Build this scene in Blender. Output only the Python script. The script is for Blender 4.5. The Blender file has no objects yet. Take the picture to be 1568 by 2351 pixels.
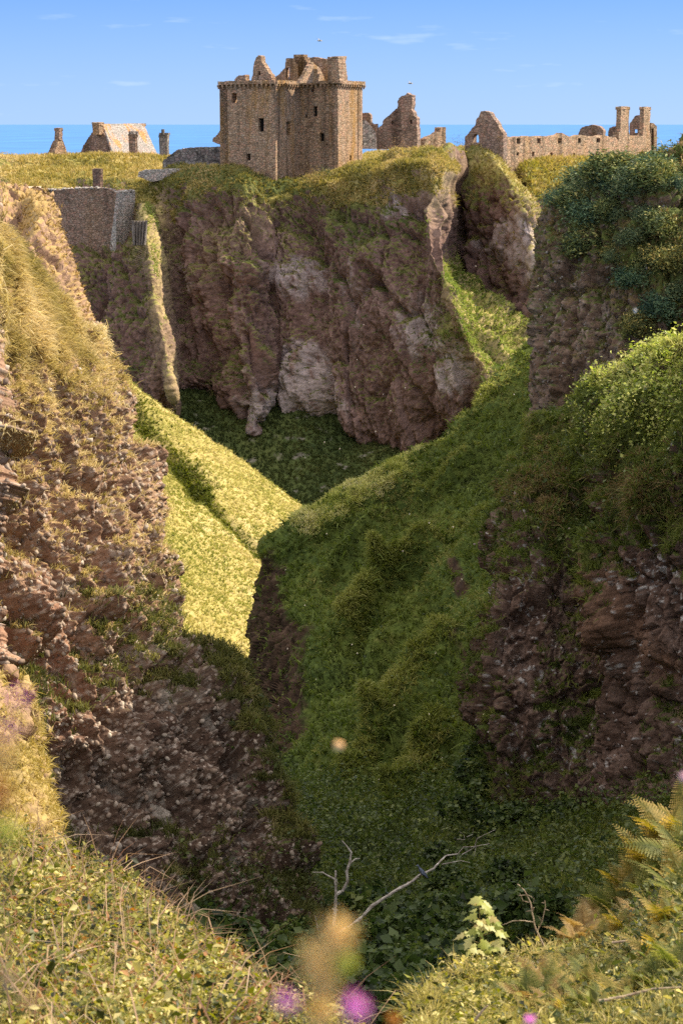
import bpy, bmesh, math, random
import numpy as np
from math import radians as RAD, sin, cos, pi
from mathutils import Vector, Matrix
from mathutils.geometry import tessellate_polygon

random.seed(7); RNG = np.random.default_rng(11)
SC = bpy.context.scene
COL = SC.collection

# ------------------------------------------------------------------ camera
W, H, F = 1568.0, 2351.0, 4573.3          # photograph, displayed size; focal length in its pixels
CZ = 56.0
PITCH = math.atan((1175.5 - 284.0) / F)
cam_d = bpy.data.cameras.new('camera'); cam = bpy.data.objects.new('camera', cam_d); COL.objects.link(cam)
cam_d.sensor_fit = 'HORIZONTAL'; cam_d.sensor_width = 24.0; cam_d.lens = 70.0
cam_d.clip_start = 0.1; cam_d.clip_end = 1.0e6
cam.location = (0, 0, CZ); cam.rotation_euler = (pi/2 - PITCH, 0, 0)
cam_d.dof.use_dof = True; cam_d.dof.focus_distance = 95.0; cam_d.dof.aperture_fstop = 5.6
SC.camera = cam

# ------------------------------------------------------------------ sky, sun, exposure
SUN_AZ = -20.0        # degrees from +X (right), negative = beyond the scene
SUN_EL = 38.0
sd = Vector((cos(RAD(SUN_AZ))*cos(RAD(SUN_EL)), -sin(RAD(SUN_AZ))*cos(RAD(SUN_EL)), sin(RAD(SUN_EL))))
world = bpy.data.worlds.new('World'); SC.world = world; world.use_nodes = True
wn, wl = world.node_tree.nodes, world.node_tree.links
wn.clear()
wo = wn.new('ShaderNodeOutputWorld'); bg = wn.new('ShaderNodeBackground'); sky = wn.new('ShaderNodeTexSky')
sky.sky_type = 'NISHITA'; sky.sun_disc = False
sky.sun_elevation = RAD(SUN_EL); sky.sun_rotation = math.atan2(sd.x, sd.y)
sky.altitude = 60; sky.air_density = 1.0; sky.dust_density = 0.3; sky.ozone_density = 2.5
hsv = wn.new('ShaderNodeHueSaturation'); hsv.inputs['Saturation'].default_value = 1.25
gam = wn.new('ShaderNodeMix'); gam.data_type = 'RGBA'; gam.blend_type = 'MULTIPLY'; gam.inputs['Factor'].default_value = 1.0
gam.inputs[7].default_value = (0.66, 0.80, 1.18, 1)
# thin wisps of cloud low over the sea
tc = wn.new('ShaderNodeTexCoord'); mp = wn.new('ShaderNodeMapping'); mp.inputs['Scale'].default_value = (9, 9, 55)
nz = wn.new('ShaderNodeTexNoise'); nz.inputs['Scale'].default_value = 2.2; nz.inputs['Detail'].default_value = 7
cr = wn.new('ShaderNodeValToRGB'); cr.color_ramp.elements[0].position = 0.62; cr.color_ramp.elements[1].position = 0.80
cr.color_ramp.elements[1].color = (0.30, 0.30, 0.30, 1)
cm = wn.new('ShaderNodeMix'); cm.data_type = 'RGBA'; cm.inputs[7].default_value = (4.6, 5.0, 5.8, 1)
wl.new(tc.outputs['Generated'], mp.inputs['Vector']); wl.new(mp.outputs[0], nz.inputs['Vector']); wl.new(nz.outputs[0], cr.inputs[0])
sz = wn.new('ShaderNodeSeparateXYZ'); wl.new(tc.outputs['Generated'], sz.inputs[0])
sr = wn.new('ShaderNodeValToRGB'); el = sr.color_ramp.elements      # clear blue low over the sea, unseen white upper dome added as fill light
el[0].position = 0.0; el[0].color = (1.52, 2.52, 4.30, 1); el[1].position = 0.75; el[1].color = (8.0, 7.4, 6.8, 1)
for p_, c_ in ((0.065, (0.60, 1.46, 3.60, 1)), (0.28, (3.6, 3.9, 4.7, 1))):
    x_ = el.new(p_); x_.color = c_
wl.new(sz.outputs[2], sr.inputs[0])
sm = wn.new('ShaderNodeMix'); sm.data_type = 'RGBA'; sm.inputs[0].default_value = 0.85
wl.new(sky.outputs[0], hsv.inputs['Color']); wl.new(hsv.outputs[0], gam.inputs[6])
wl.new(gam.outputs[2], sm.inputs[6]); wl.new(sr.outputs[0], sm.inputs[7]); wl.new(sm.outputs[2], cm.inputs[6])
wl.new(cr.outputs[0], cm.inputs[0]); wl.new(cm.outputs[2], bg.inputs[0])
bg.inputs[1].default_value = 0.13
wl.new(bg.outputs[0], wo.inputs[0])
sun_d = bpy.data.lights.new('sun', 'SUN'); sun = bpy.data.objects.new('sun', sun_d); COL.objects.link(sun)
sun_d.energy = 5.0; sun_d.angle = RAD(0.5); sun_d.color = (1.0, 0.88, 0.69)
sun.rotation_euler = sd.to_track_quat('Z', 'Y').to_euler(); sun.location = sd * 100
SC.view_settings.view_transform = 'Standard'; SC.view_settings.look = 'None'
SC.view_settings.exposure = 0.92; SC.view_settings.gamma = 1.0
SC.cycles.use_denoising = False
SC.cycles.max_bounces = 5; SC.cycles.diffuse_bounces = 3; SC.cycles.transparent_max_bounces = 4
try: SC.cycles.use_fast_gi = False
except Exception: pass

# ------------------------------------------------------------------ pixel <-> world
_s, _c = sin(PITCH), cos(PITCH)
def P3(x, y, Y):
    x, y, Y = np.asarray(x, float), np.asarray(y, float), np.asarray(Y, float)
    dx = (x - W/2) / F; dz = -(y - H/2) / F
    dy = _c + dz*_s; zz = -_s + dz*_c
    k = Y / dy
    return np.stack([dx*k, Y + 0*x, CZ + zz*k], -1)
def PV(x, y, Y): return Vector(P3(x, y, Y).tolist())
def proj(p):
    q = p - np.array([0, 0, CZ]); f = q[..., 1]*_c - q[..., 2]*_s; u = q[..., 1]*_s + q[..., 2]*_c
    f = np.maximum(f, 1e-3)
    return W/2 + F*q[..., 0]/f, H/2 - F*u/f

# ------------------------------------------------------------------ noise
_perm = RNG.permutation(256); _perm = np.concatenate([_perm, _perm, _perm])
_g = RNG.normal(size=(256, 3)); _g /= np.linalg.norm(_g, axis=1)[:, None]
_gx, _gy, _gz = [np.ascontiguousarray(_g[:, k].astype(np.float32)*1.5) for k in range(3)]
_perm = _perm.astype(np.int32)
def perlin(p):
    p = p.astype(np.float32); fl = np.floor(p); f = p - fl; i = fl.astype(np.int32) & 255
    u = f*f*f*(f*(f*6-15)+10)
    x, y, z = f[:, 0], f[:, 1], f[:, 2]; ux, uy, uz = u[:, 0], u[:, 1], u[:, 2]
    X, Y, Z = i[:, 0], i[:, 1], i[:, 2]
    def cor(a, b, c):
        h = _perm[_perm[_perm[X+a] + Y+b] + Z+c]
        return _gx[h]*(x-a) + _gy[h]*(y-b) + _gz[h]*(z-c)
    def ez(a, b):
        l0 = cor(a, b, 0); return l0 + uz*(cor(a, b, 1)-l0)
    def ey(a):
        l0 = ez(a, 0); return l0 + uy*(ez(a, 1)-l0)
    l0 = ey(0); return l0 + ux*(ey(1)-l0)
def fbm(p, fr, o=4, g=0.5, seed=0.0):
    a, s, t = 1.0, 0, 0
    q = p*fr + seed*17.31
    for k in range(o):
        s = s + a*perlin(q); t += a; a *= g; q = q*2.03 + 5.7
    return s/t*1.4
def ridged(p, fr, o=4, g=0.5, seed=0.0):
    a, s, t = 1.0, 0, 0
    q = p*fr + seed*11.7
    for k in range(o):
        s = s + a*(.42 - 2.2*np.abs(perlin(q))); t += a; a *= g; q = q*2.07 + 3.1
    return s/t
_wj = RNG.random((256, 3))
def worley(p):
    i = np.floor(p).astype(np.int64); best = np.full(len(p), 9.0); sec = best.copy(); cid = np.zeros(len(p), np.int64)
    for a in (-1, 0, 1):
        for b in (-1, 0, 1):
            for c in (-1, 0, 1):
                j = i + (a, b, c); jj = j & 255
                h = _perm[_perm[_perm[jj[:, 0]] + jj[:, 1]] + jj[:, 2]]
                d = ((j + 0.1 + 0.8*_wj[h] - p)**2).sum(1)
                m = d < best
                sec = np.where(m, best, np.minimum(sec, d)); best = np.where(m, d, best); cid = np.where(m, h, cid)
    return np.sqrt(best), np.sqrt(sec), cid
def blocks(p, seed=0.0, w=.22):
    """fractured rock: blocks standing at different depths with narrow joints between them -> 0..1"""
    q = p + .22*np.stack([perlin(p*1.7 + seed), perlin(p*1.7 + seed + 31), perlin(p*1.7 + seed + 57)], 1) + seed
    f1, f2, cid = worley(q)
    return .55*np.clip((f2-f1)/w, 0, 1) + .45*_wj[cid, 2]*np.clip((f2-f1)/.10, 0, 1) - .5
def sst(a, b, x):
    t = np.clip((x-a)/(b-a), 0, 1); return t*t*(3-2*t)
def blobs(px, py, L):
    s = 0*px
    for (x, y, rx, ry, k) in L: s = s + k*np.exp(-((px-x)/rx)**2 - ((py-y)/ry)**2)
    return s
def seg(px, py, x0, y0, x1, y1, w):
    dx, dy = x1-x0, y1-y0; t = np.clip(((px-x0)*dx+(py-y0)*dy)/(dx*dx+dy*dy), 0, 1)
    d2 = (px-x0-t*dx)**2 + (py-y0-t*dy)**2
    return np.exp(-d2/(w*w))
def segs(px, py, L):
    s = 0*px
    for (x0, y0, x1, y1, w, k) in L: s = s + k*seg(px, py, x0, y0, x1, y1, w)
    return s
def mixc(a, b, t): return a*(1-t[:, None]) + np.asarray(b)*t[:, None]

# ------------------------------------------------------------------ objects
def tag(o, label=None, cat=None, group=None, kind=None):
    if label: o['label'] = label
    if cat: o['category'] = cat
    if group: o['group'] = group
    if kind: o['kind'] = kind
    return o
def empty(name, loc, label=None, cat=None, group=None, rz=0.0):
    o = bpy.data.objects.new(name, None); COL.objects.link(o); o.location = loc; o.rotation_euler = (0, 0, rz)
    o.empty_display_size = 0.3
    return tag(o, label, cat, group)
def mesh_np(name, V, Fc, mat, col=None, parent=None, smooth=False):
    """V (n,3); Fc (m,k) one face size k; col (n,3) albedo"""
    me = bpy.data.meshes.new(name); V = np.ascontiguousarray(V, np.float32); Fc = np.ascontiguousarray(Fc, np.int32)
    n, k = Fc.shape
    me.vertices.add(len(V)); me.vertices.foreach_set('co', V.ravel())
    me.loops.add(n*k); me.loops.foreach_set('vertex_index', Fc.ravel())
    me.polygons.add(n); me.polygons.foreach_set('loop_start', np.arange(0, n*k, k, dtype=np.int32))
    me.polygons.foreach_set('loop_total', np.full(n, k, np.int32))
    if smooth: me.polygons.foreach_set('use_smooth', np.ones(n, bool))
    me.update(calc_edges=True)
    if col is not None:
        at = me.color_attributes.new('Col', 'FLOAT_COLOR', 'POINT')
        c = np.ones((len(V), 4), np.float32); c[:, :3] = np.clip(col, 0, 1); at.data.foreach_set('color', c.ravel())
    me.materials.append(mat)
    o = bpy.data.objects.new(name, me); COL.objects.link(o)
    if parent: o.parent = parent
    return o

# ------------------------------------------------------------------ materials
def newmat(name):
    m = bpy.data.materials.new(name); m.use_nodes = True; n = m.node_tree.nodes; n.clear()
    return m, n, m.node_tree.links
def mat_ground(name, bscale=3.0, bstr=0.5, bdist=0.15, var=0.35, nscale=2.0, rough=0.92):
    m, n, l = newmat(name)
    o = n.new('ShaderNodeOutputMaterial'); b = n.new('ShaderNodeBsdfPrincipled'); b.inputs['Roughness'].default_value = rough
    b.inputs['Specular IOR Level'].default_value = 0.15
    at = n.new('ShaderNodeAttribute'); at.attribute_name = 'Col'
    g = n.new('ShaderNodeNewGeometry')
    t = n.new('ShaderNodeTexNoise'); t.inputs['Scale'].default_value = nscale; t.inputs['Detail'].default_value = 6; t.inputs['Roughness'].default_value = 0.7
    r = n.new('ShaderNodeMapRange'); r.inputs[1].default_value = 0.3; r.inputs[2].default_value = 0.7; r.inputs[3].default_value = 1-var; r.inputs[4].default_value = 1+var
    mu = n.new('ShaderNodeVectorMath'); mu.operation = 'SCALE'
    t2 = n.new('ShaderNodeTexNoise'); t2.inputs['Scale'].default_value = bscale; t2.inputs['Detail'].default_value = 5; t2.inputs['Roughness'].default_value = 0.65
    bp = n.new('ShaderNodeBump'); bp.inputs['Strength'].default_value = bstr; bp.inputs['Distance'].default_value = bdist
    l.new(g.outputs['Position'], t.inputs['Vector']); l.new(g.outputs['Position'], t2.inputs['Vector'])
    l.new(t.outputs[0], r.inputs[0]); l.new(at.outputs['Color'], mu.inputs[0]); l.new(r.outputs[0], mu.inputs['Scale'])
    l.new(mu.outputs[0], b.inputs['Base Color']); l.new(t2.outputs[0], bp.inputs['Height']); l.new(bp.outputs[0], b.inputs['Normal'])
    l.new(b.outputs[0], o.inputs[0])
    return m
def mat_leaf(name, trans=0.35, rough=0.6, spec=0.3):
    m, n, l = newmat(name)
    o = n.new('ShaderNodeOutputMaterial'); b = n.new('ShaderNodeBsdfPrincipled'); b.inputs['Roughness'].default_value = rough
    b.inputs['Specular IOR Level'].default_value = spec
    at = n.new('ShaderNodeAttribute'); at.attribute_name = 'Col'
    tr = n.new('ShaderNodeBsdfTranslucent'); mx = n.new('ShaderNodeMixShader'); mx.inputs[0].default_value = trans
    hs = n.new('ShaderNodeHueSaturation'); hs.inputs['Saturation'].default_value = 1.15; hs.inputs['Value'].default_value = 1.3
    l.new(at.outputs['Color'], b.inputs['Base Color']); l.new(at.outputs['Color'], hs.inputs['Color']); l.new(hs.outputs[0], tr.inputs['Color'])
    l.new(b.outputs[0], mx.inputs[1]); l.new(tr.outputs[0], mx.inputs[2]); l.new(mx.outputs[0], o.inputs[0])
    return m
def mat_plain(name, col, rough=0.8, col2=None, scale=4.0, bump=0.0, bdist=0.03):
    m, n, l = newmat(name)
    o = n.new('ShaderNodeOutputMaterial'); b = n.new('ShaderNodeBsdfPrincipled'); b.inputs['Roughness'].default_value = rough
    b.inputs['Specular IOR Level'].default_value = 0.2
    c2 = col2 or tuple(c*0.6 for c in col)
    g = n.new('ShaderNodeNewGeometry'); t = n.new('ShaderNodeTexNoise'); t.inputs['Scale'].default_value = scale; t.inputs['Detail'].default_value = 6
    r = n.new('ShaderNodeValToRGB'); r.color_ramp.elements[0].position = 0.35; r.color_ramp.elements[1].position = 0.65
    r.color_ramp.elements[0].color = (*col, 1); r.color_ramp.elements[1].color = (*c2, 1)
    l.new(g.outputs['Position'], t.inputs['Vector']); l.new(t.outputs[0], r.inputs[0]); l.new(r.outputs[0], b.inputs['Base Color'])
    if bump:
        bp = n.new('ShaderNodeBump'); bp.inputs['Strength'].default_value = bump; bp.inputs['Distance'].default_value = bdist
        l.new(t.outputs[0], bp.inputs['Height']); l.new(bp.outputs[0], b.inputs['Normal'])
    l.new(b.outputs[0], o.inputs[0])
    return m
def mat_masonry(name, base, ochre=0.5, pale=0.2, size=(0.55, 0.32), dark=0.5):
    """coursed rubble: voronoi stones with individual tones, mortar joints, streaks of ochre lichen and pale lichen"""
    m, n, l = newmat(name)
    o = n.new('ShaderNodeOutputMaterial'); b = n.new('ShaderNodeBsdfPrincipled'); b.inputs['Roughness'].default_value = 0.92
    b.inputs['Specular IOR Level'].default_value = 0.15
    g = n.new('ShaderNodeNewGeometry')
    mp = n.new('ShaderNodeMapping'); mp.inputs['Scale'].default_value = (1/size[0], 1/size[0], 1/size[1])
    v = n.new('ShaderNodeTexVoronoi'); v.feature = 'F1'; v.inputs['Scale'].default_value = 1.0
    ve = n.new('ShaderNodeTexVoronoi'); ve.feature = 'DISTANCE_TO_EDGE'; ve.inputs['Scale'].default_value = 1.0
    l.new(g.outputs['Position'], mp.inputs['Vector']); l.new(mp.outputs[0], v.inputs['Vector']); l.new(mp.outputs[0], ve.inputs['Vector'])
    sep = n.new('ShaderNodeSeparateColor'); l.new(v.outputs['Color'], sep.inputs[0])
    r = n.new('ShaderNodeValToRGB'); e = r.color_ramp.elements
    e[0].position = 0.0; e[0].color = (*[c*(dark+.12) for c in base], 1)
    e[1].position = 1.0; e[1].color = (*[min(1, c*1.25) for c in base], 1)
    x = r.color_ramp.elements.new(0.45); x.color = (*base, 1)
    x = r.color_ramp.elements.new(0.75); x.color = (base[0]*1.12, base[1]*0.95, base[2]*0.95, 1)
    l.new(sep.outputs[0], r.inputs[0])
    # ochre streaks (stretched down the wall)
    mp2 = n.new('ShaderNodeMapping'); mp2.inputs['Scale'].default_value = (0.42, 0.42, 0.09)
    n2 = n.new('ShaderNodeTexNoise'); n2.inputs['Scale'].default_value = 1.0; n2.inputs['Detail'].default_value = 5; n2.inputs['Roughness'].default_value = 0.6
    l.new(g.outputs['Position'], mp2.inputs['Vector']); l.new(mp2.outputs[0], n2.inputs['Vector'])
    m2 = n.new('ShaderNodeMapRange'); m2.inputs[1].default_value = 0.50; m2.inputs[2].default_value = 0.66; m2.inputs[3].default_value = 0; m2.inputs[4].default_value = ochre
    l.new(n2.outputs[0], m2.inputs[0])
    mx = n.new('ShaderNodeMix'); mx.data_type = 'RGBA'; mx.inputs[7].default_value = (0.36, 0.20, 0.06, 1)
    l.new(m2.outputs[0], mx.inputs[0]); l.new(r.outputs[0], mx.inputs[6])
    # pale lichen speckle
    n3 = n.new('ShaderNodeTexNoise'); n3.inputs['Scale'].default_value = 1.6; n3.inputs['Detail'].default_value = 8; n3.inputs['Roughness'].default_value = 0.8
    l.new(g.outputs['Position'], n3.inputs['Vector'])
    m3 = n.new('ShaderNodeMapRange'); m3.inputs[1].default_value = 0.54; m3.inputs[2].default_value = 0.62; m3.inputs[3].default_value = 0; m3.inputs[4].default_value = pale
    l.new(n3.outputs[0], m3.inputs[0])
    mx2 = n.new('ShaderNodeMix'); mx2.data_type = 'RGBA'; mx2.inputs[7].default_value = (0.52, 0.48, 0.42, 1)
    l.new(m3.outputs[0], mx2.inputs[0]); l.new(mx.outputs[2], mx2.inputs[6])
    # dark damp streaks
    mp4 = n.new('ShaderNodeMapping'); mp4.inputs['Scale'].default_value = (0.8, 0.8, 0.05); mp4.inputs['Location'].default_value = (7, 3, 1)
    n4 = n.new('ShaderNodeTexNoise'); n4.inputs['Scale'].default_value = 1.0; n4.inputs['Detail'].default_value = 3
    l.new(g.outputs['Position'], mp4.inputs['Vector']); l.new(mp4.outputs[0], n4.inputs['Vector'])
    m4 = n.new('ShaderNodeMapRange'); m4.inputs[1].default_value = 0.52; m4.inputs[2].default_value = 0.70; m4.inputs[3].default_value = 1.0; m4.inputs[4].default_value = 0.45
    l.new(n4.outputs[0], m4.inputs[0])
    # joints
    m5 = n.new('ShaderNodeMapRange'); m5.inputs[1].default_value = 0.0; m5.inputs[2].default_value = 0.10; m5.inputs[3].default_value = 0.55; m5.inputs[4].default_value = 1.0
    l.new(ve.outputs['Distance'], m5.inputs[0])
    mm = n.new('ShaderNodeMath'); mm.operation = 'MULTIPLY'; l.new(m4.outputs[0], mm.inputs[0]); l.new(m5.outputs[0], mm.inputs[1])
    sc = n.new('ShaderNodeVectorMath'); sc.operation = 'SCALE'; l.new(mx2.outputs[2], sc.inputs[0]); l.new(mm.outputs[0], sc.inputs['Scale'])
    l.new(sc.outputs[0], b.inputs['Base Color'])
    ad = n.new('ShaderNodeMath'); ad.operation = 'ADD'; l.new(m5.outputs[0], ad.inputs[0]); l.new(sep.outputs[1], ad.inputs[1])
    bp = n.new('ShaderNodeBump'); bp.inputs['Strength'].default_value = 0.9; bp.inputs['Distance'].default_value = 0.14
    l.new(ad.outputs[0], bp.inputs['Height']); l.new(bp.outputs[0], b.inputs['Normal'])
    l.new(b.outputs[0], o.inputs[0])
    return m

M_far = mat_ground('far_ground', 1.6, 0.7, 0.5, 0.35, 1.3)
M_mid = mat_ground('mid_ground', 3.5, 0.7, 0.25, 0.35, 3.0)
M_near = mat_ground('near_ground', 9.0, 0.7, 0.10, 0.35, 7.0)
M_grass = mat_leaf('grass_blade', 0.35, 0.7, 0.2)
M_leaf = mat_leaf('leaf', 0.38, 0.5, 0.35)
M_gorse = mat_leaf('gorse', 0.15, 0.6, 0.2)
M_fern = mat_leaf('fern', 0.45, 0.6, 0.2)
M_stone = mat_ground('cobble_stone', 14.0, 0.4, 0.03, 0.25, 9.0, 0.8)
M_keep = mat_masonry('keep_masonry', (0.36, 0.255, 0.170), 0.85, 0.35, (0.42, 0.24))
M_ruin = mat_masonry('ruin_masonry', (0.29, 0.21, 0.165), 0.3, 0.25)
M_fort = mat_masonry('range_masonry', (0.38, 0.27, 0.175), 0.45, 0.3)
M_rubble = mat_masonry('rubble_masonry', (0.22, 0.20, 0.185), 0.0, 0.75, (0.5, 0.4), 0.35)
M_curtain = mat_masonry('curtain_masonry', (0.29, 0.205, 0.15), 0.15, 0.3, (0.4, 0.25))
M_pale = mat_masonry('pale_coping', (0.46, 0.43, 0.38), 0.05, 0.6, (0.4, 0.3))
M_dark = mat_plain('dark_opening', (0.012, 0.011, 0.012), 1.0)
M_bark = mat_plain('dead_bark', (0.60, 0.56, 0.50), 0.8, (0.26, 0.22, 0.19), 9.0, 0.5)
M_stem = mat_plain('stem', (0.12, 0.10, 0.035), 0.7, (0.19, 0.13, 0.05), 9.0)
M_twig = mat_plain('pale_twig', (0.50, 0.40, 0.28), 0.8, (0.22, 0.15, 0.10), 20.0)

# ------------------------------------------------------------------ terrain patches
def _cr(A, t):
    """Catmull-Rom along axis 0 of A at parameters t"""
    n = len(A); E = np.concatenate([[2*A[0]-A[1]], A, [2*A[-1]-A[-2]]])
    i = np.clip(np.floor(t).astype(int), 0, n-2); f = (t-i).reshape((-1,) + (1,)*(A.ndim-1))
    a, b, c, d = E[i], E[i+1], E[i+2], E[i+3]
    return 0.5*((2*b) + (c-a)*f + (2*a-5*b+4*c-d)*f*f + (3*b-a-3*c+d)*f**3)
def _params(Wd, step, lo=4, hi=420):
    px, py = proj(Wd); T = [0.0]
    for k in range(Wd.shape[0]-1):
        L = np.hypot(px[k+1]-px[k], py[k+1]-py[k]); w = np.linalg.norm(Wd[k+1]-Wd[k], axis=-1)
        Lm = np.sort(L)[-2] if len(L) > 3 else L.max()
        n = int(np.clip(max(Lm/step, min(np.sort(w)[-2]/WSTEP[0], 70)), lo, hi))
        if (np.maximum(px[k], px[k+1]) < -90).all() or (np.minimum(px[k], px[k+1]) > W+90).all(): n = min(n, 40)
        T += [k + (j+1)/n for j in range(n)]
    return np.array(T)
WSTEP = [0.5]
def gnormals(G, flip=False):
    du = np.gradient(G, axis=0); dv = np.gradient(G, axis=1); N = np.cross(du, dv)
    N /= np.maximum(np.linalg.norm(N, axis=-1), 1e-9)[..., None]
    return -N if flip else N
def patch(name, cols, step, disp, color, mat, back=((0, 14, -3),), left=None, right=None, kind='structure', label=None, cat=None):
    """cols: columns left->right, each a list top->bottom of (x, y, Y). back: world offsets of hidden rows behind the crest.
       left/right: world offset of a hidden column that wraps the side of the landform."""
    G = np.array([P3(*np.array(c, float).T) for c in cols])         # (C,R,3)
    if back:
        rows = [G[:, :1] + np.array(b, float) for b in back]
        G = np.concatenate(rows + [G], axis=1)
    if left is not None:
        for q in (left if isinstance(left[0], tuple) else (left,)): G = np.concatenate([G[:1] + np.array(q, float), G], 0)
    if right is not None:
        for q in (right if isinstance(right[0], tuple) else (right,)): G = np.concatenate([G, G[-1:] + np.array(q, float)], 0)
    tu = _params(G, step); tv = _params(np.swapaxes(G, 0, 1), step)
    S = _cr(G, tu); S = np.swapaxes(_cr(np.swapaxes(S, 0, 1), tv), 0, 1)
    nu, nv = S.shape[:2]
    N = gnormals(S)
    mid = N[nu//2, int(nv*0.6)]; pos = S[nu//2, int(nv*0.6)]
    fx_, fy_ = proj(S); vis = (fx_ > 20) & (fx_ < W-20) & (fy_ > 20) & (fy_ < H-20)
    tocam = np.array([0, 0, CZ]) - S; tocam /= np.linalg.norm(tocam, axis=-1)[..., None]
    dd = (N*tocam).sum(-1)
    flip = (dd[vis].mean() if vis.sum() > 50 else np.dot(mid, np.array([0, 0, CZ]) - pos)) < 0
    if name in ('bank', 'ravine_floor', 'grassy_plateau'): flip = np.median(N[..., 2][vis] if vis.sum() > 50 else N[..., 2]) < 0   # near-level ground faces up
    if flip: N = -N
    p = S.reshape(-1, 3); nn = N.reshape(-1, 3); px, py = proj(p)
    env = dict(px=px, py=py, n=nn)
    d = disp(p, nn, px, py)
    q = p + nn*d[:, None]
    N2 = gnormals(q.reshape(nu, nv, 3), flip).reshape(-1, 3)
    c, mask = color(q, N2, px, py, d)
    idx = np.arange(nu*nv).reshape(nu, nv)
    Q = np.stack([idx[:-1, :-1], idx[1:, :-1], idx[1:, 1:], idx[:-1, 1:]], -1).reshape(-1, 4)
    if not flip: pass
    else: Q = Q[:, ::-1]
    o = mesh_np(name, q, Q, mat, c, smooth=True); tag(o, label, cat, kind=kind)
    G3 = q.reshape(nu, nv, 3)
    area = np.linalg.norm(np.cross(np.gradient(G3, axis=0), np.gradient(G3, axis=1)), axis=-1).ravel()
    print(name, nu, nv)
    return dict(p=q, n=N2, col=c, mask=mask, px=px, py=py, area=area, o=o, nu=nu, nv=nv)

def scatter(T, n, wt, margin=60):
    """n random positions on patch T with weight wt (per vertex)"""
    w = T['area']*wt*((T['px'] > -margin) & (T['px'] < W+margin) & (T['py'] > -margin) & (T['py'] < H+margin))
    i = RNG.choice(len(w), n, p=w/w.sum())
    nv = T['nv']; j = np.clip(i + 1, 0, len(w)-1); k = np.clip(i + nv, 0, len(w)-1)
    a, b = RNG.random((n, 1)), RNG.random((n, 1))
    d1 = T['p'][j]-T['p'][i]; d2 = T['p'][k]-T['p'][i]
    for d in (d1, d2): d[np.linalg.norm(d, axis=1) > 2.5] = 0
    return T['p'][i] + d1*a + d2*b, T['n'][i], i

# ---- vegetation meshes (all arrays, one mesh each)
def blades(P, N, nb, length, width, colf, spread=0.55, droop=0.45, up=0.7, lean=None):
    """tufts of curved grass blades -> verts, quads, colours"""
    m = len(P); P = np.repeat(P, nb, 0); N = np.repeat(N, nb, 0); k = len(P)
    L = np.repeat(length*(0.6+0.8*RNG.random(m)), nb)*(0.6+0.6*RNG.random(k))
    D = N*(1-up) + np.array([0, 0, up]); D = D + RNG.normal(size=(k, 3))*spread
    if lean is not None: D = D + np.asarray(lean)
    D /= np.linalg.norm(D, axis=1)[:, None]
    hz = RNG.normal(size=(k, 3)); side = np.cross(D, hz); side /= np.maximum(np.linalg.norm(side, axis=1), 1e-6)[:, None]
    wv = side*(width*(0.6+0.8*RNG.random(k)))[:, None]*0.5
    base = P + RNG.normal(size=(k, 3))*(L*0.16)[:, None]*np.array([1, 1, 0.2]) - D*(L*0.05)[:, None]
    midp = base + D*(L*0.55)[:, None]
    out = D*np.array([1, 1, 0]) + N*np.array([1, 1, 0])*0.5
    tip = midp + (D*0.6 + out*0.25 - np.array([0, 0, 1.0])*droop*RNG.random((k, 1)))*(L*0.55)[:, None]
    V = np.stack([base-wv, base+wv, midp+wv*0.8, tip, midp-wv*0.8], 1).reshape(-1, 3)
    o = np.arange(k)*5
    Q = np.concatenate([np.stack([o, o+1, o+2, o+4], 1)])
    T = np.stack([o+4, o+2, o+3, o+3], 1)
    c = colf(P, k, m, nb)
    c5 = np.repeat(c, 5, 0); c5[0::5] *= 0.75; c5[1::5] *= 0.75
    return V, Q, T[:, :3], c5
def blades_obj(name, parts, mat, **kw):
    V, Fq, C, off = [], [], [], 0
    for (v, q, t, c) in parts:
        V.append(v); C.append(c); Fq.append(q[:, [0, 1, 2]]+off); Fq.append(q[:, [0, 2, 3]]+off); Fq.append(t+off); off += len(v)
    o = mesh_np(name, np.concatenate(V), np.concatenate(Fq), mat, np.concatenate(C)); return tag(o, **kw)
def leaves(P, size, colf, nrm=None, flat=0.5, asp=0.6):
    k = len(P); D = RNG.normal(size=(k, 3)); D[:, 2] *= (1-flat); D /= np.linalg.norm(D, axis=1)[:, None]
    n = RNG.normal(size=(k, 3)) + (np.array([0, 0, 1.6*flat]) if nrm is None else nrm*1.4)
    S = np.cross(D, n); S /= np.maximum(np.linalg.norm(S, axis=1), 1e-6)[:, None]
    up = np.cross(S, D)
    L = (size*(0.4+1.5*RNG.random(k)**2.2))[:, None]
    w = L*asp*0.5
    a = P; b = P + D*L*0.45 + S*w + up*L*0.08; c = P + D*L - up*L*0.12; d = P + D*L*0.45 - S*w + up*L*0.08
    V = np.stack([a, b, c, d], 1).reshape(-1, 3); o = np.arange(k)*4
    T = np.concatenate([np.stack([o, o+1, o+2], 1), np.stack([o, o+2, o+3], 1)])
    return V, T, np.repeat(colf(P, k), 4, 0)
def merge(parts):
    V, T, C, off = [], [], [], 0
    for (v, t, c) in parts: V.append(v); T.append(t+off); C.append(c); off += len(v)
    return np.concatenate(V), np.concatenate(T), np.concatenate(C)
def ramp(cols, t):
    cols = np.asarray(cols, float); t = np.clip(t, 0, 0.9999)*(len(cols)-1); i = t.astype(int); f = (t-i)[:, None]
    return cols[i]*(1-f) + cols[i+1]*f
def tuftcol(cols, fr=0.25, patchy=0.55, rnd=0.45, seed=1.0):
    def f(P, k, m, nb):
        t = 0.5 + patchy*fbm(P, fr, 3, seed=seed) + rnd*(np.repeat(RNG.random(m), nb)-0.5) + 0.15*(RNG.random(k)-0.5)
        return ramp(cols, t)*(0.8+0.4*RNG.random(k))[:, None]
    return f
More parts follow.
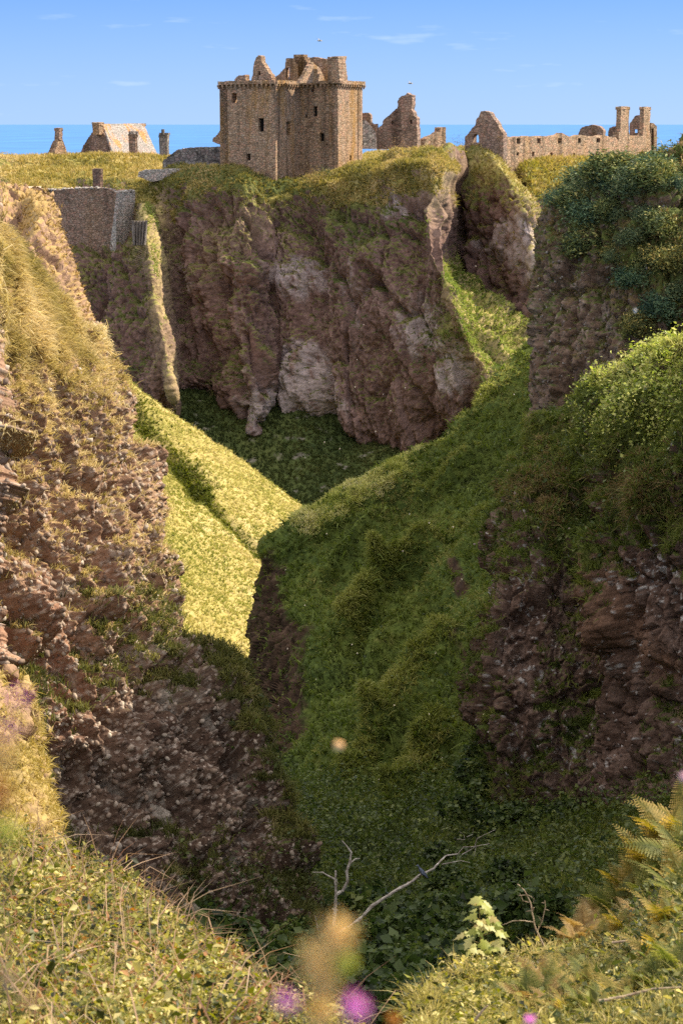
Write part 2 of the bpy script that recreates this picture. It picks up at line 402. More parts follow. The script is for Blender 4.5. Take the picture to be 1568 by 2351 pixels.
def leafcol(cols, fr=0.8, patchy=0.4, rnd=0.7, seed=2.0):
    def f(P, k):
        t = 0.5 + patchy*fbm(P, fr, 2, seed=seed) + rnd*(RNG.random(k)-0.5)
        return ramp(cols, t)*(0.75+0.5*RNG.random(k))[:, None]
    return f

# palettes (albedo)
ROCKF = np.array([[.075, .040, .032], [.155, .092, .077], [.240, .155, .132], [.34, .25, .225]])
ROCKN = np.array([[.12, .068, .045], [.24, .145, .095], [.35, .225, .15], [.45, .32, .23]])
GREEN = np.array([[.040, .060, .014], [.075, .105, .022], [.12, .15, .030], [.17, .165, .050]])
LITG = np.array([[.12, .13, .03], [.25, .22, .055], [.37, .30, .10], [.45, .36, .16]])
STRAW = np.array([[.16, .13, .045], [.34, .25, .10], [.50, .37, .18], [.60, .47, .27]])
def aniso(p, sx=1.0, sz=0.25, shear=0.28):
    q = p.copy(); q[:, 0] = (p[:, 0] + shear*p[:, 2])*sx; q[:, 1] = p[:, 1]*sx; q[:, 2] = p[:, 2]*sz
    return q

# =====  sea  =====
R_ = 3.0e5
vs, fs = [(-R_, -400, 0), (R_, -400, 0), (R_, 900, 0), (-R_, 900, 0), (R_, R_, 0), (-R_, R_, 0)], [(0, 1, 2, 3), (3, 2, 4, 5)]
me = bpy.data.meshes.new('sea'); me.from_pydata(vs, [], fs); sea = bpy.data.objects.new('sea', me); COL.objects.link(sea); tag(sea, kind='structure')
m, n, l = newmat('sea_water'); o = n.new('ShaderNodeOutputMaterial'); b = n.new('ShaderNodeBsdfPrincipled')
b.inputs['Roughness'].default_value = 0.35; b.inputs['Specular IOR Level'].default_value = 0.25
g = n.new('ShaderNodeNewGeometry'); mp_ = n.new('ShaderNodeMapping'); mp_.inputs['Scale'].default_value = (0.004, 0.0012, 1)
t = n.new('ShaderNodeTexNoise'); t.inputs['Scale'].default_value = 1; t.inputs['Detail'].default_value = 8; t.inputs['Roughness'].default_value = 0.6
r = n.new('ShaderNodeValToRGB'); r.color_ramp.elements[0].position = 0.3; r.color_ramp.elements[1].position = 0.7
r.color_ramp.elements[0].color = (0.012, 0.12, 0.36, 1); r.color_ramp.elements[1].color = (0.03, 0.19, 0.46, 1)
t2 = n.new('ShaderNodeTexNoise'); t2.inputs['Scale'].default_value = 0.35; t2.inputs['Detail'].default_value = 6
bp = n.new('ShaderNodeBump'); bp.inputs['Strength'].default_value = 0.25; bp.inputs['Distance'].default_value = 0.4
l.new(g.outputs['Position'], mp_.inputs[0]); l.new(mp_.outputs[0], t.inputs['Vector']); l.new(t.outputs[0], r.inputs[0]); l.new(r.outputs[0], b.inputs['Base Color'])
l.new(g.outputs['Position'], t2.inputs['Vector']); l.new(t2.outputs[0], bp.inputs['Height']); l.new(bp.outputs[0], b.inputs['Normal']); l.new(b.outputs[0], o.inputs[0])
me.materials.append(m)

# =====  castle headland  =====
def headland_color(grass_extra, palette=ROCKF, light=(), dark=(), gbase=0.0, steep=0.42, straw=()):
    def f(p, n, px, py, d):
        t = 0.42 + 0.35*fbm(aniso(p, 1, 0.45), 0.35, 4, 0.6, seed=3) + 0.25*fbm(p, 2.2, 3, 0.6, seed=4)
        rock = ramp(palette, t)*(1 + .38*fbm(aniso(p, 1, .35), 1.9, 3, .7, seed=93))[:, None]
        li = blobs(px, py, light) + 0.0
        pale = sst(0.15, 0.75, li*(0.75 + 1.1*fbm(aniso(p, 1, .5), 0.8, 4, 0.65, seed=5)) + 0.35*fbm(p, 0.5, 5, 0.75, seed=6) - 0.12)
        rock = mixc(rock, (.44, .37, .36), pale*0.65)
        gn = fbm(p, 0.30, 5, 0.6, seed=7)
        g = gbase + (n[:, 2]-steep)*2.6 + 0.9*gn + blobs(px, py, grass_extra) - blobs(px, py, dark)
        g = sst(0.0, 0.35, g)
        gt = 0.45 + 0.45*fbm(p, 0.16, 4, 0.6, seed=8) + 0.25*fbm(p, 1.4, 2, seed=9)
        gc = ramp(np.array([[.045, .060, .018], [.085, .10, .028], [.15, .14, .045], [.24, .19, .085]]), gt)
        lit_straw = np.clip(blobs(px, py, straw)*(.8+.5*fbm(p, .5, 3, seed=80)), 0, 1)  # sunlit strips put into the colour as paler dry grass and rock
        sc_ = ramp(np.array([[.16, .17, .04], [.32, .28, .08], [.46, .36, .16], [.52, .40, .24]]), gt+.05)
        gc = gc + (sc_-gc)*lit_straw[:, None]; rock = rock*(1+.55*lit_straw[:, None])
        return mixc(rock, gc, np.maximum(g, .6*lit_straw)), g
    return f

H_cols = [
 [(-150,440,262),(-130,520,258),(-110,600,254),(-90,700,250),(-70,800,245),(-50,900,238),(0,1000,230)],
 [(60,436,268),(60,560,264),(70,640,255),(90,740,250),(110,830,245),(150,900,239),(200,980,232)],
 [(160,437,266),(160,550,262),(172,610,253.5),(200,745,249),(240,840,243),(290,900,236),(330,970,230)],
 [(262,430,264),(262,515,259.5),(260,575,251),(268,740,243),(295,830,238),(335,905,233),(372,980,228)],
 [(296,433,265),(298,490,261.5),(312,580,249),(332,680,241),(354,790,235),(374,880,231),(386,975,236.0)],
 [(328,438,261),(336,520,247.5),(346,610,240),(362,700,236),(384,800,232),(400,900,229),(408,985,234.0)],
 [(352,425,261),(374,520,256),(390,610,253),(398,700,250),(408,800,247),(416,880,244),(425,970,249.0)],
 [(430,395,258),(440,500,254),(450,600,251),(455,700,249),(465,800,247),(478,900,244),(495,995,249.0)],
 [(540,400,255),(550,480,251),(560,580,247),(565,680,244),(570,780,241),(580,930,237),(588,1065,241.0)],
 [(620,415,256),(628,490,252),(636,590,249),(642,700,247),(648,800,245),(645,920,243),(650,1025,247.0)],
 [(720,418,255),(725,490,250),(730,590,246),(735,700,243),(745,800,240),(760,940,237),(782,1050,241.0)],
 [(840,385,252),(850,470,246),(855,570,242),(860,680,239),(865,800,237),(870,960,235),(882,1110,239.0)],
 [(940,358,249),(960,450,242),(975,560,237),(995,670,234),(1030,775,231),(1060,920,229),(1070,1040,233.0)],
 [(1010,360,248),(1012,455,240),(1004,570,235),(1032,650,232),(1090,785,228),(1148,872,225),(1190,980,230.0)],
 [(1058,352,262),(1035,462,258),(1018,578,252),(1062,640,250),(1140,705,248),(1234,785,246),(1330,890,244)],
]
def H_disp(p, n, px, py):
    cl = sst(400, 500, py)
    d = 3.4*ridged(aniso(p, 1, 0.20), 0.10, 2, 0.45, seed=1)*(0.3+0.7*cl)
    d += 0.9*fbm(aniso(p, 1, 0.4), 0.35, 4, 0.55, seed=2)*(0.5+0.5*cl)
    d += (0.85*ridged(aniso(p, 1, 0.30), 0.42, 3, 0.6, seed=90) + 0.42*ridged(aniso(p, 1, 0.5), 1.15, 3, 0.6, seed=91) + .2*fbm(p, 2.5, 2, .6, seed=92))*(.15+.85*cl)
    eg = 1 - .88*np.clip(segs(px, py, [(335,440,405,950,48,1.0),(1000,420,1000,590,55,1.0),(1000,590,1120,850,30,.7)]), 0, 1)
    d *= .35 + .65*eg
    d += (1.45*blocks(aniso(p, .20, .045), 3.) + .5*blocks(aniso(p, .80, .17), 7.))*(.1+.9*cl)*eg
    d += segs(px, py, [(715,520,745,980,26,-2.6),(480,560,565,960,16,-2.2),(565,770,600,900,8,-2.6),(420,640,470,900,12,-1.0),
                       (640,560,665,900,36,1.4),(820,620,835,1000,40,1.0),(995,640,1100,900,9,-1.3),(850,620,930,720,9,-1.6),(1055,830,1075,960,8,-1.3),
                       (560,500,600,620,20,1.0),(500,540,530,760,16,1.0),(400,470,440,560,18,0.8)])
    d += blobs(px, py, [(950,478,42,20,-2.5),(985,395,60,18,1.2),(880,400,60,20,0.8)])
    return d
T_H = patch('headland', H_cols, 2.0, H_disp, headland_color(
    [(600,430,240,60,1.5),(700,480,140,70,0.9),(880,420,130,70,1.2),(1000,400,80,70,1.2),(1130,760,120,90,1.6),(1060,650,50,60,1.0),(230,650,80,110,1.0),(430,440,60,40,0.6),
     (850,560,60,70,0.6),(470,830,50,20,0.9),(940,520,50,25,0.9),(430,1000,200,40,1.0),(320,700,20,120,0.4),(760,530,60,30,0.6),(800,470,60,60,0.8),(990,680,25,60,0.6),(1040,560,30,50,0.5)],
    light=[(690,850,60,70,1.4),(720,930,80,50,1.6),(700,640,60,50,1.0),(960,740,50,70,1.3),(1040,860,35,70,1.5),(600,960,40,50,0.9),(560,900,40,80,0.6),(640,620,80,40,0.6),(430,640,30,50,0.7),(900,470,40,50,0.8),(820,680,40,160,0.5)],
    dark=[(950,480,50,30,0.8),(740,700,60,200,0.3)], steep=0.62,
    straw=[(1000,520,28,80,.15),(350,540,34,90,1.1),(372,700,24,130,1.0),(398,880,16,90,1.0),(1100,730,70,90,1.2),(1160,820,60,60,1.2),(1050,640,40,50,.9),(960,375,110,35,1.0),(800,430,70,40,.9),(1010,430,40,60,.8),(330,470,50,40,.9),(560,520,60,60,.5),(480,580,30,80,.4)]), M_far, back=((0, 30, -6), (0, 8, 0.2)), left=((-5, 0, 0), (-90, -4, 0)), right=(6, 22, -8))

B_cols = [
 [(900,372,292),(900,440,290),(900,560,288),(900,700,285),(940,820,282)],
 [(1040,350,272),(1040,430,268),(1030,520,266),(1040,600,264),(1060,700,261),(1110,810,258)],
 [(1108,352,267),(1120,440,262),(1128,530,260),(1134,620,258),(1148,710,255),(1170,840,252)],
 [(1152,380,262),(1192,440,256),(1217,500,252),(1237,570,250),(1248,690,248),(1256,850,245)],
 [(1172,392,276),(1216,440,276),(1237,490,275),(1254,560,273),(1285,690,269),(1310,840,266)],
]
B_cols[0] = [(900,372,276),(900,440,274),(900,500,273),(900,560,272),(900,700,270),(940,820,266)]
B_cols[4] = [(1172,392,278),(1214,440,277),(1234,490,276),(1252,560,274),(1285,690,269),(1310,840,266)]
B_cols[3] = [(1152,380,262),(1192,440,256),(1215,500,252),(1236,570,250),(1250,690,248),(1256,850,245)]
def B_disp(p, n, px, py):
    cl = sst(400, 500, py)
    return (1.6*blocks(aniso(p, .20, .055), 5.) + .8*blocks(aniso(p, .62, .26), 9.))*cl + 1.9*ridged(aniso(p, 1, 0.2), 0.09, 3, 0.5, seed=4)*(0.3+0.7*cl) + 0.8*fbm(aniso(p, 1, .4), 0.4, 5, 0.55, seed=5) + 0.25*fbm(p, 1.4, 3, seed=6) \
        + segs(px, py, [(1035,470,1050,640,16,-2.5), (1100,560,1130,760,10,-1.2)])
T_B = patch('headland', B_cols, 2.8, B_disp, headland_color(
    [(1100,400,70,60,1.6),(1150,380,60,40,1.2),(1090,480,50,60,0.9),(1215,470,22,60,0.7)],
    light=[(1180,550,50,60,1.4),(1220,600,30,60,1.3),(1100,560,40,50,0.6)], dark=[(1050,600,60,160,0.3)], steep=0.62, straw=[(1120,385,70,40,1.0),(1200,450,30,50,1.0),(1235,560,20,60,1.0)]), M_far, back=((0, 25, -3), (0, 7, 0.2)), right=(8, 25, -6))

C_cols = [
 [(1120,400,288),(1120,450,286),(1120,520,284),(1140,640,280),(1160,760,276)],
 [(1195,386,270),(1205,440,267),(1210,520,265),(1215,620,263),(1230,760,260)],
 [(1255,372,274),(1258,440,268),(1255,515,265),(1260,620,262),(1270,760,260)],
 [(1335,370,280),(1335,430,270),(1322,520,266),(1330,640,262),(1340,760,259)],
 [(1440,370,287),(1440,430,276),(1440,520,270),(1440,640,266),(1440,760,262)],
 [(1530,366,294),(1540,430,283),(1540,520,276),(1540,640,272),(1540,760,268)],
 [(1700,372,300),(1700,430,288),(1700,520,280),(1700,640,274),(1700,760,270)],
]
def C_disp(p, n, px, py):
    return 1.7*fbm(p, 0.12, 4, 0.55, seed=7)*sst(374, 410, py) + 0.5*fbm(p, 0.6, 4, 0.6, seed=8)*sst(370, 390, py)
T_C = patch('headland', C_cols, 2.8, C_disp, headland_color(
    [(1300,400,300,60,2.0),(1300,560,10,10,0.0)], light=[(1300,520,40,30,0.5)], dark=[(1260,510,50,40,0.9)], steep=0.55, straw=[(1330,400,250,45,1.0),(1340,470,40,40,.7)]), M_far, back=((0, 20, -1), (0, 6, 0.1)), right=((5, 0, 0), (80, 10, 0)))

# grassy bank behind the curtain wall, rising to the court of the castle
P_cols = [
 [(-250,364,292),(-250,385,284),(-250,410,275),(-250,480,265)],
 [(0,362,292),(0,385,284),(0,410,274),(0,428,266),],
 [(150,358,292),(150,385,283),(150,408,274),(150,428,265)],
 [(280,356,292),(280,380,283),(280,405,273),(280,475,263)],
 [(365,362,290),(365,380,280),(360,400,270),(360,480,259.5)],
 [(430,372,288),(430,384,277),(430,398,266),(430,470,257)],
 [(520,380,288),(520,390,276),(520,402,266),(520,470,255.5)],
 [(640,385,290),(640,395,278),(640,408,266),(640,440,254)],
 [(760,380,292),(760,390,280),(760,402,268),(760,430,256)],
 [(850,352,292),(850,366,276),(850,384,262),(850,420,250)],
 [(960,345,292),(960,352,276),(960,362,262),(960,400,248)],
 [(1060,345,296),(1060,354,290),(1060,364,286),(1060,430,284)],
 [(1180,372,305),(1180,384,300),(1180,396,296),(1180,470,294)],
 [(1400,372,318),(1400,382,312),(1400,392,308),(1400,470,306)],
 [(1700,376,330),(1700,386,324),(1700,396,320),(1700,470,318)],
]
P_cols = [c + [(c[-1][0], c[-1][1]+40, c[-1][2]-.6)] for c in P_cols]
def Pl_disp(p, n, px, py): return 0.7*fbm(p, 0.14, 4, 0.55, seed=9)*sst(-5, 20, py-355) + 0.25*fbm(p, 0.8, 3, seed=10)
def Pl_col(p, n, px, py, d):
    t = 0.5 + 0.5*fbm(p, 0.13, 4, 0.6, seed=11) + 0.35*fbm(p, 0.9, 3, 0.6, seed=12)
    return ramp(np.array([[.09, .095, .025], [.20, .18, .045], [.34, .27, .09], [.46, .34, .16]]), t), np.ones(len(p))
T_P = patch('grassy_plateau', P_cols, 3.0, Pl_disp, Pl_col, M_far, back=((0, 60, -14), (0, 25, -2)), left=((-5, 0, 0), (-90, 0, 0)), right=((5, 0, 0), (80, 0, 0)))

WSTEP[0] = 1.0
# =====  talus slope in the far gully (in shade) =====
T_cols = [
 [(300,845,243),(250,900,238),(230,960,234),(220,1040,230)],
 [(415,885,246),(425,950,238),(430,1010,234),(430,1080,230)],
 [(500,905,245),(515,980,238),(520,1050,233),(520,1130,228)],
 [(590,895,246),(600,970,239),(605,1080,232),(610,1170,226)],
 [(670,905,245),(680,990,238),(685,1090,231),(690,1190,224)],
 [(780,940,243),(785,1030,235),(785,1110,228),(790,1210,221)],
 [(880,1000,240),(880,1060,232),(875,1130,226),(880,1230,219)],
 [(980,1010,236),(980,1080,229),(975,1150,223),(980,1230,217)],
 [(1110,900,233),(1120,980,226),(1110,1080,220),(1110,1200,214)],
 [(1240,860,232),(1240,960,224),(1240,1080,218),(1240,1200,212)],
]
def T_disp(p, n, px, py): return 0.9*fbm(p, 0.1, 4, 0.5, seed=13) + 0.15*fbm(p, 1.2, 3, seed=14)
def T_col(p, n, px, py, d):
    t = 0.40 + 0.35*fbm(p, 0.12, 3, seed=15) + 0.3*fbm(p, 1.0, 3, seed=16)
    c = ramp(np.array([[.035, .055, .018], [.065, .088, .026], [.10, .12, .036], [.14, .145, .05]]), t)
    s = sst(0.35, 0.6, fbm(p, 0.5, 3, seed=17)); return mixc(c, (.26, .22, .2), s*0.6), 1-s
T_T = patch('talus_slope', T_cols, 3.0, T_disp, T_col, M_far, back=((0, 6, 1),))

# =====  sunlit grass slope  =====
L3_cols = [
 [(120,700,196),(120,880,186),(150,1080,165),(180,1300,143),(200,1550,125)],
 [(210,800,198),(240,960,184),(280,1130,165),(300,1330,143),(320,1550,126)],
 [(290,880,200),(340,1060,182),(370,1210,163),(390,1390,143),(410,1600,126)],
 [(400,962,200),(430,1120,183),(440,1280,162),(450,1450,142),(470,1660,126)],
 [(520,1038,199),(520,1190,180),(505,1340,160),(505,1510,141),(530,1720,126)],
 [(612,1104,198),(590,1255,177),(570,1400,157),(560,1570,140),(590,1780,126)],
 [(705,1172,196),(670,1325,174),(640,1470,154),(640,1640,138),(660,1850,126)],
 [(830,1265,193),(790,1410,171),(760,1550,151),(760,1720,136),(780,1920,126)],
]
def L3_disp(p, n, px, py):
    d = 0.9*fbm(p, 0.06, 3, seed=18) + 0.25*fbm(p, 0.5, 3, seed=19) + 0.08*fbm(p, 2, 2, seed=20)
    d += segs(px, py, [(310,930,460,1130,17,-1.9),(460,1130,600,1275,9,-1.0),(325,960,400,1040,10,-0.6)])
    return d
def L3_col(p, n, px, py, d):
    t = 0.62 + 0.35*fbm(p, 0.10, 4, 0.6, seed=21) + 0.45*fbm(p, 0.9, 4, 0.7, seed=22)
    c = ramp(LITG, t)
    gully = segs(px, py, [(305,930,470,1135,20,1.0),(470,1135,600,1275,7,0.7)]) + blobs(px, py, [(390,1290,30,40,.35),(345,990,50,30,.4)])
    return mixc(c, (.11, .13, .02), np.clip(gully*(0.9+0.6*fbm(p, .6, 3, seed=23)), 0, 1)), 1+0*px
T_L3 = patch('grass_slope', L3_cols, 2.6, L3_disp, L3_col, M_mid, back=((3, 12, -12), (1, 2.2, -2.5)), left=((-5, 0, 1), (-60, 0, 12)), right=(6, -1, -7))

# =====  brown ridge beyond the near cliff on the left =====
LB_cols = [
 [(-160,428,170),(-160,520,158),(-150,640,148),(-140,780,138),(-130,900,128)],
 [(0,432,166),(0,510,155),(10,610,147),(30,740,139),(60,880,130)],
 [(62,436,166),(75,505,156),(95,590,150),(130,700,144),(180,840,136)],
 [(98,452,168),(126,540,160),(152,625,154),(180,730,149),(235,870,142)],
 [(112,475,176),(140,560,170),(170,655,165),(204,745,160),(270,890,152)],
]
def LB_disp(p, n, px, py):
    return .9*blocks(aniso(p, .45, .3), 11.) + 1.2*ridged(aniso(p, 1, .4), 0.16, 3, seed=24) + 0.5*fbm(p, 0.7, 4, 0.6, seed=25) + 0.18*fbm(p, 2.4, 3, seed=26) \
        + blobs(px, py, [(35,500,34,38,-3.6), (75,520,14,40,1.2)])
def LB_col(p, n, px, py, d):
    t = 0.5 + 0.5*fbm(p, 0.35, 4, 0.6, seed=27) + 0.3*fbm(p, 2, 3, 0.6, seed=28)
    c = ramp(ROCKN*0.95, t)
    g = sst(0.0, 0.5, (n[:, 2]-.45)*2 + 0.9*fbm(p, 0.5, 4, 0.6, seed=29) + blobs(px, py, [(110,480,50,60,.9)]))
    return mixc(c, (.36, .25, .09), g*0.8), g
T_LB = patch('cliff', LB_cols, 2.6, LB_disp, LB_col, M_mid, back=((-2, 16, -3), (0, 3, 0)), left=((-4, 0, 0), (-70, 4, 1)), right=(-2, 14, -4))

WSTEP[0] = .30
# =====  near conglomerate cliff on the left =====
L_cols = [
 [(-170,430,57),(-170,680,55),(-170,960,53),(-160,1280,51),(-150,1580,49),(-120,1880,47),(-90,2160,45),(-70,2400,42)],
 [(0,508,60),(0,740,57.5),(0,990,55.5),(0,1300,53.5),(0,1600,51.5),(20,1900,49.5),(60,2170,47),(90,2420,44)],
 [(70,570,63),(98,790,61),(110,1040,58.5),(112,1330,56),(130,1600,54),(150,1900,52),(185,2170,49.5),(210,2440,46)],
 [(140,662,66),(188,870,64),(215,1100,61.5),(220,1350,58.5),(250,1600,56.5),(280,1880,54.5),(310,2150,52),(340,2450,48)],
 [(190,735,69),(262,930,67),(300,1130,64.5),(325,1370,61),(370,1600,59),(410,1860,57),(440,2120,54.5),(480,2460,50)],
 [(208,765,73),(300,985,70.5),(340,1175,67.5),(382,1390,64),(482,1600,62),(550,1850,59.5),(585,2090,57),(630,2460,52)],
 [(216,785,78),(316,1010,75),(360,1215,72),(432,1440,68.5),(592,1645,66),(680,1900,63),(702,2120,60),(760,2450,56)],
]
L_cols = [[(x, y, L_cols[1][k][2] + (Y-L_cols[1][k][2])*.68) for k, (x, y, Y) in enumerate(c)] for c in L_cols]
def L_disp(p, n, px, py):
    rock = sst(700, 1050, py + 0.35*px)
    d = 1.35*ridged(aniso(p, 1, .38, .35), 0.20, 3, 0.5, seed=30)*(0.25+0.75*rock)
    d += 0.55*fbm(p, 0.55, 4, 0.55, seed=31)*(.5+.5*rock) + (.42*ridged(aniso(p, 1, .55, .35), .75, 3, .55, seed=94) + .14*ridged(p, 2.4, 3, .6, seed=95))*(.1+.9*rock)
    f1, f2, cid = worley(aniso(p, 1, .85)*1.5 + 0.15*fbm(p, 1.2, 2, seed=32)[:, None]); d += 0.22*(0.8-f1)*(0.3+0.7*rock)
    f1, f2, cid = worley(p*5.2); big = (_wj[cid, 0] > 0.35)
    d += 0.13*np.clip(0.62-f1, 0, 1)*big*(0.2+0.8*rock)*1.6
    f1, f2, cid = worley(p*11.0 + 9); d += 0.035*np.clip(0.6-f1, 0, 1)*1.5*(0.3+0.7*rock)
    d += segs(px, py, [(230,1180,330,1460,16,-0.9),(60,1380,190,1520,14,-0.8),(190,1540,215,1660,14,-0.9),(60,1120,90,1300,12,-0.6),
                       (300,1240,330,1420,14,0.5),(255,1380,300,1440,26,1.0),(560,1680,690,1980,14,0.5),(420,1450,560,1760,13,-0.9),(330,1620,440,1960,16,0.7),(270,1640,330,1900,14,-0.6),
                       (480,1560,640,2040,12,-0.6),(360,1960,420,2120,22,0.6)])
    d += (.9*blocks(aniso(p, .42, .18, .35), 13.) + .25*blocks(aniso(p, 1.3, .9, .35), 15.))*(.1+.9*rock)
    d += -.42 + blobs(px, py, [(120,1420,90,80,1.0),(150,1640,60,70,0.9),(205,1590,30,30,-1.2),(230,1760,40,60,-0.9),(90,1740,60,70,0.6),(350,1700,50,50,0.6),(60,1160,40,30,-0.5),(520,1630,60,30,0.4)])
    return d
def L_col(p, n, px, py, d):
    t = 0.40 + 0.42*fbm(p, 0.7, 4, 0.6, seed=33) + 0.30*fbm(p, 3.0, 3, 0.6, seed=34)
    c = ramp(ROCKN, t)
    red = np.clip(blobs(px, py, [(160,1600,150,150,1.0),(60,1450,90,60,.35)]) + 0.25*fbm(p, .5, 2, seed=35), 0, 1); c = mixc(c, (.40, .20, .125), red*0.7)
    shade_dk = sst(1480, 1760, py + .55*px - 100); c = c*(1-.52*shade_dk)[:, None]*(1 + shade_dk[:, None]*np.array([-.08, 0, .10]))  # shade of the lower cliff put into the rock colour, darker and bluer
    f1, f2, cid = worley(p*5.2); peb = (f1 < 0.40)*(_wj[cid, 0] > 0.35)
    pc = np.stack([.30+.26*_wj[cid, 1], .24+.24*_wj[cid, 1], .19+.22*_wj[cid, 1]], 1)
    c = c*(1-peb[:, None]*0.7) + pc*peb[:, None]*0.7
    lich = sst(0.25, 0.6, fbm(p, 0.9, 5, 0.7, seed=36)+0.1); c = mixc(c, (.46, .44, .38), lich*0.38)
    g = (n[:, 2]-0.42)*1.6 + 0.95*fbm(aniso(p, 1, .6, .3), 0.45, 4, 0.6, seed=37) + blobs(px, py, [(20,620,180,180,1.6),(150,800,100,120,0.7),(60,1000,140,120,0.2),(230,1010,60,60,.3),
        (530,1560,36,70,0.7),(660,1760,26,100,.7),(600,2040,60,60,0.4),(590,1650,50,40,0.6),(440,1500,40,60,.3),(340,1900,90,24,.9),(260,1330,70,30,.35),(520,1900,30,120,.6),(400,2000,80,100,.5)]) \
        - blobs(px, py, [(130,1350,170,200,0.7),(300,1200,60,200,.4),(450,1750,110,220,.9),(300,1800,120,160,.8),(560,1900,60,160,.5),(300,2000,80,60,.4)]) - 0.05
    g = sst(0.0, 0.4, g - .42*shade_dk*(1-np.clip(segs(px, py, [(500,1530,700,1980,45,1.0)]), 0, 1)))
    top = sst(1700, 1300, py + 0.5*px)
    gc = ramp(np.array([[.10, .075, .03], [.22, .15, .065], [.36, .25, .115], [.46, .34, .17]]), 0.5+.5*fbm(p, .8, 3, seed=38))
    gd = ramp(GREEN, 0.35+.5*fbm(p, .8, 3, seed=39))
    gc = gc*top[:, None] + gd*(1-top[:, None])
    return mixc(c, gc, g*0.85), g
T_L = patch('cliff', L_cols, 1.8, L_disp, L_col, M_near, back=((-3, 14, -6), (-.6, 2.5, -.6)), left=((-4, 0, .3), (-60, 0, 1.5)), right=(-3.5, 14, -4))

# =====  shaded green spur in the middle =====
S_cols = [
 [(616,1262,126),(600,1340,124),(584,1430,122),(582,1530,119),(612,1650,113),(668,1860,97),(705,2080,82)],
 [(700,1196,125),(690,1290,120),(680,1400,115),(690,1530,110),(710,1660,104),(740,1860,92),(760,2080,79)],
 [(820,1122,128),(815,1230,122),(800,1370,115),(800,1500,108),(810,1660,100),(830,1860,88),(850,2080,76)],
 [(950,1056,131),(950,1180,124),(940,1320,116),(930,1480,107),(930,1640,98),(930,1850,86),(940,2080,74)],
 [(1080,965,135),(1080,1100,126),(1070,1250,116),(1050,1420,105),(1045,1600,95),(1050,1820,83),(1060,2060,73)],
 [(1165,862,139),(1175,1010,129),(1160,1180,116),(1140,1370,103),(1130,1560,93),(1150,1780,81),(1160,2050,71)],
 [(1240,780,142),(1270,950,130),(1260,1150,116),(1240,1370,102),(1240,1560,92),(1260,1780,80),(1260,2050,70)],
 [(1420,740,144),(1420,950,132),(1420,1150,118),(1400,1370,104),(1400,1560,94),(1400,1780,82),(1400,2050,72)],
]
S_cols = [[c[0], (c[0][0]-2, c[0][1]+27, c[0][2] - (3.6 if 680 < c[0][0] < 960 else 2.0))] + c[1:] for c in S_cols]
def S_disp(p, n, px, py):
    d = 1.0*fbm(p, 0.12, 3, seed=40) + 0.5*ridged(p*np.array([1, 1, .6]), 0.28, 3, .5, seed=96) + 0.42*fbm(p, 0.7, 4, 0.6, seed=41) + 0.14*fbm(p, 2.5, 2, seed=42)
    d += segs(px, py, [(1010,1265,880,1340,16,2.0),(880,1340,805,1450,14,2.0),(1060,1480,900,1700,22,1.6),(900,1700,820,1800,20,1.4),(1060,1700,950,1900,24,2.2),(1100,1050,960,1160,16,1.0),(860,1200,730,1330,16,.9),
                       (980,1400,860,1530,26,-1.4),(1000,1640,880,1840,22,-1.8),(880,1900,860,2080,24,-1.8),(840,1420,780,1560,16,-1.2),(1130,1180,1000,1230,20,0.5),(760,1780,720,1960,20,-0.9)])
    rk = sst(70, 0, px - 650 + 0.10*(py-1300)) * sst(1290, 1360, py)
    d += rk*(.8*blocks(aniso(p, .9, .16, 0), 27.) + 0.5*ridged(aniso(p, 1, .15, 0), 0.5, 3, seed=43)) + segs(px, py, [(625,1560,645,1700,7,-0.9)])
    return d
def S_col(p, n, px, py, d):
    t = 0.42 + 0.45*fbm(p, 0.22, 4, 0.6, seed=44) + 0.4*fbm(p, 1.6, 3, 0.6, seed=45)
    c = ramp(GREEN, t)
    rk = blobs(px, py, [(600,1460,40,190,1.6),(640,1600,56,140,1.3),(690,1460,60,60,.4),(650,1300,20,30,.4),(950,1480,10,10,.0),(905,1830,40,60,.5),(1050,1330,20,40,.9),(900,2010,30,80,.8),(1075,1560,14,200,.6),(1085,1210,25,25,.4)])
    r = sst(0.3, 0.6, rk + 0.35*fbm(p, 0.8, 4, 0.6, seed=46) - 0.02)
    rc = ramp(np.array([[.022, .013, .008], [.06, .036, .022], [.12, .075, .048]]), 0.5+.6*fbm(aniso(p, 1, .25, 0), 1.5, 4, seed=47))
    return mixc(c, rc, r), 1-r
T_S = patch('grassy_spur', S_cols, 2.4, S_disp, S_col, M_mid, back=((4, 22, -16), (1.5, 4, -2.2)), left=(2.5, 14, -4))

# =====  rock stack on the right under the gorse =====
K_cols = [
 [(1262,502,127),(1250,600,125),(1234,720,122),(1228,850,120),(1222,1020,116),(1222,1120,112)],
 [(1335,450,122),(1332,580,116),(1332,720,113),(1327,860,110),(1322,1020,106),(1320,1140,102)],
 [(1420,402,117),(1425,540,112),(1432,700,108),(1440,850,104),(1440,1000,100),(1440,1140,96)],
 [(1500,392,114),(1520,530,109),(1530,690,104),(1545,840,100),(1550,990,96),(1550,1140,92)],
 [(1560,345,118),(1600,520,111),(1610,690,104),(1620,840,99),(1620,990,95),(1620,1140,90)],
 [(1640,290,120),(1720,500,111),(1720,690,104),(1720,840,99),(1720,990,95),(1720,1140,90)],
 [(1820,300,120),(1850,500,111),(1850,690,104),(1850,840,99),(1850,990,95),(1850,1140,90)],
]
K_cols = [[(x, y, 112 + (Y-112)*.5) for (x, y, Y) in c] for c in K_cols]
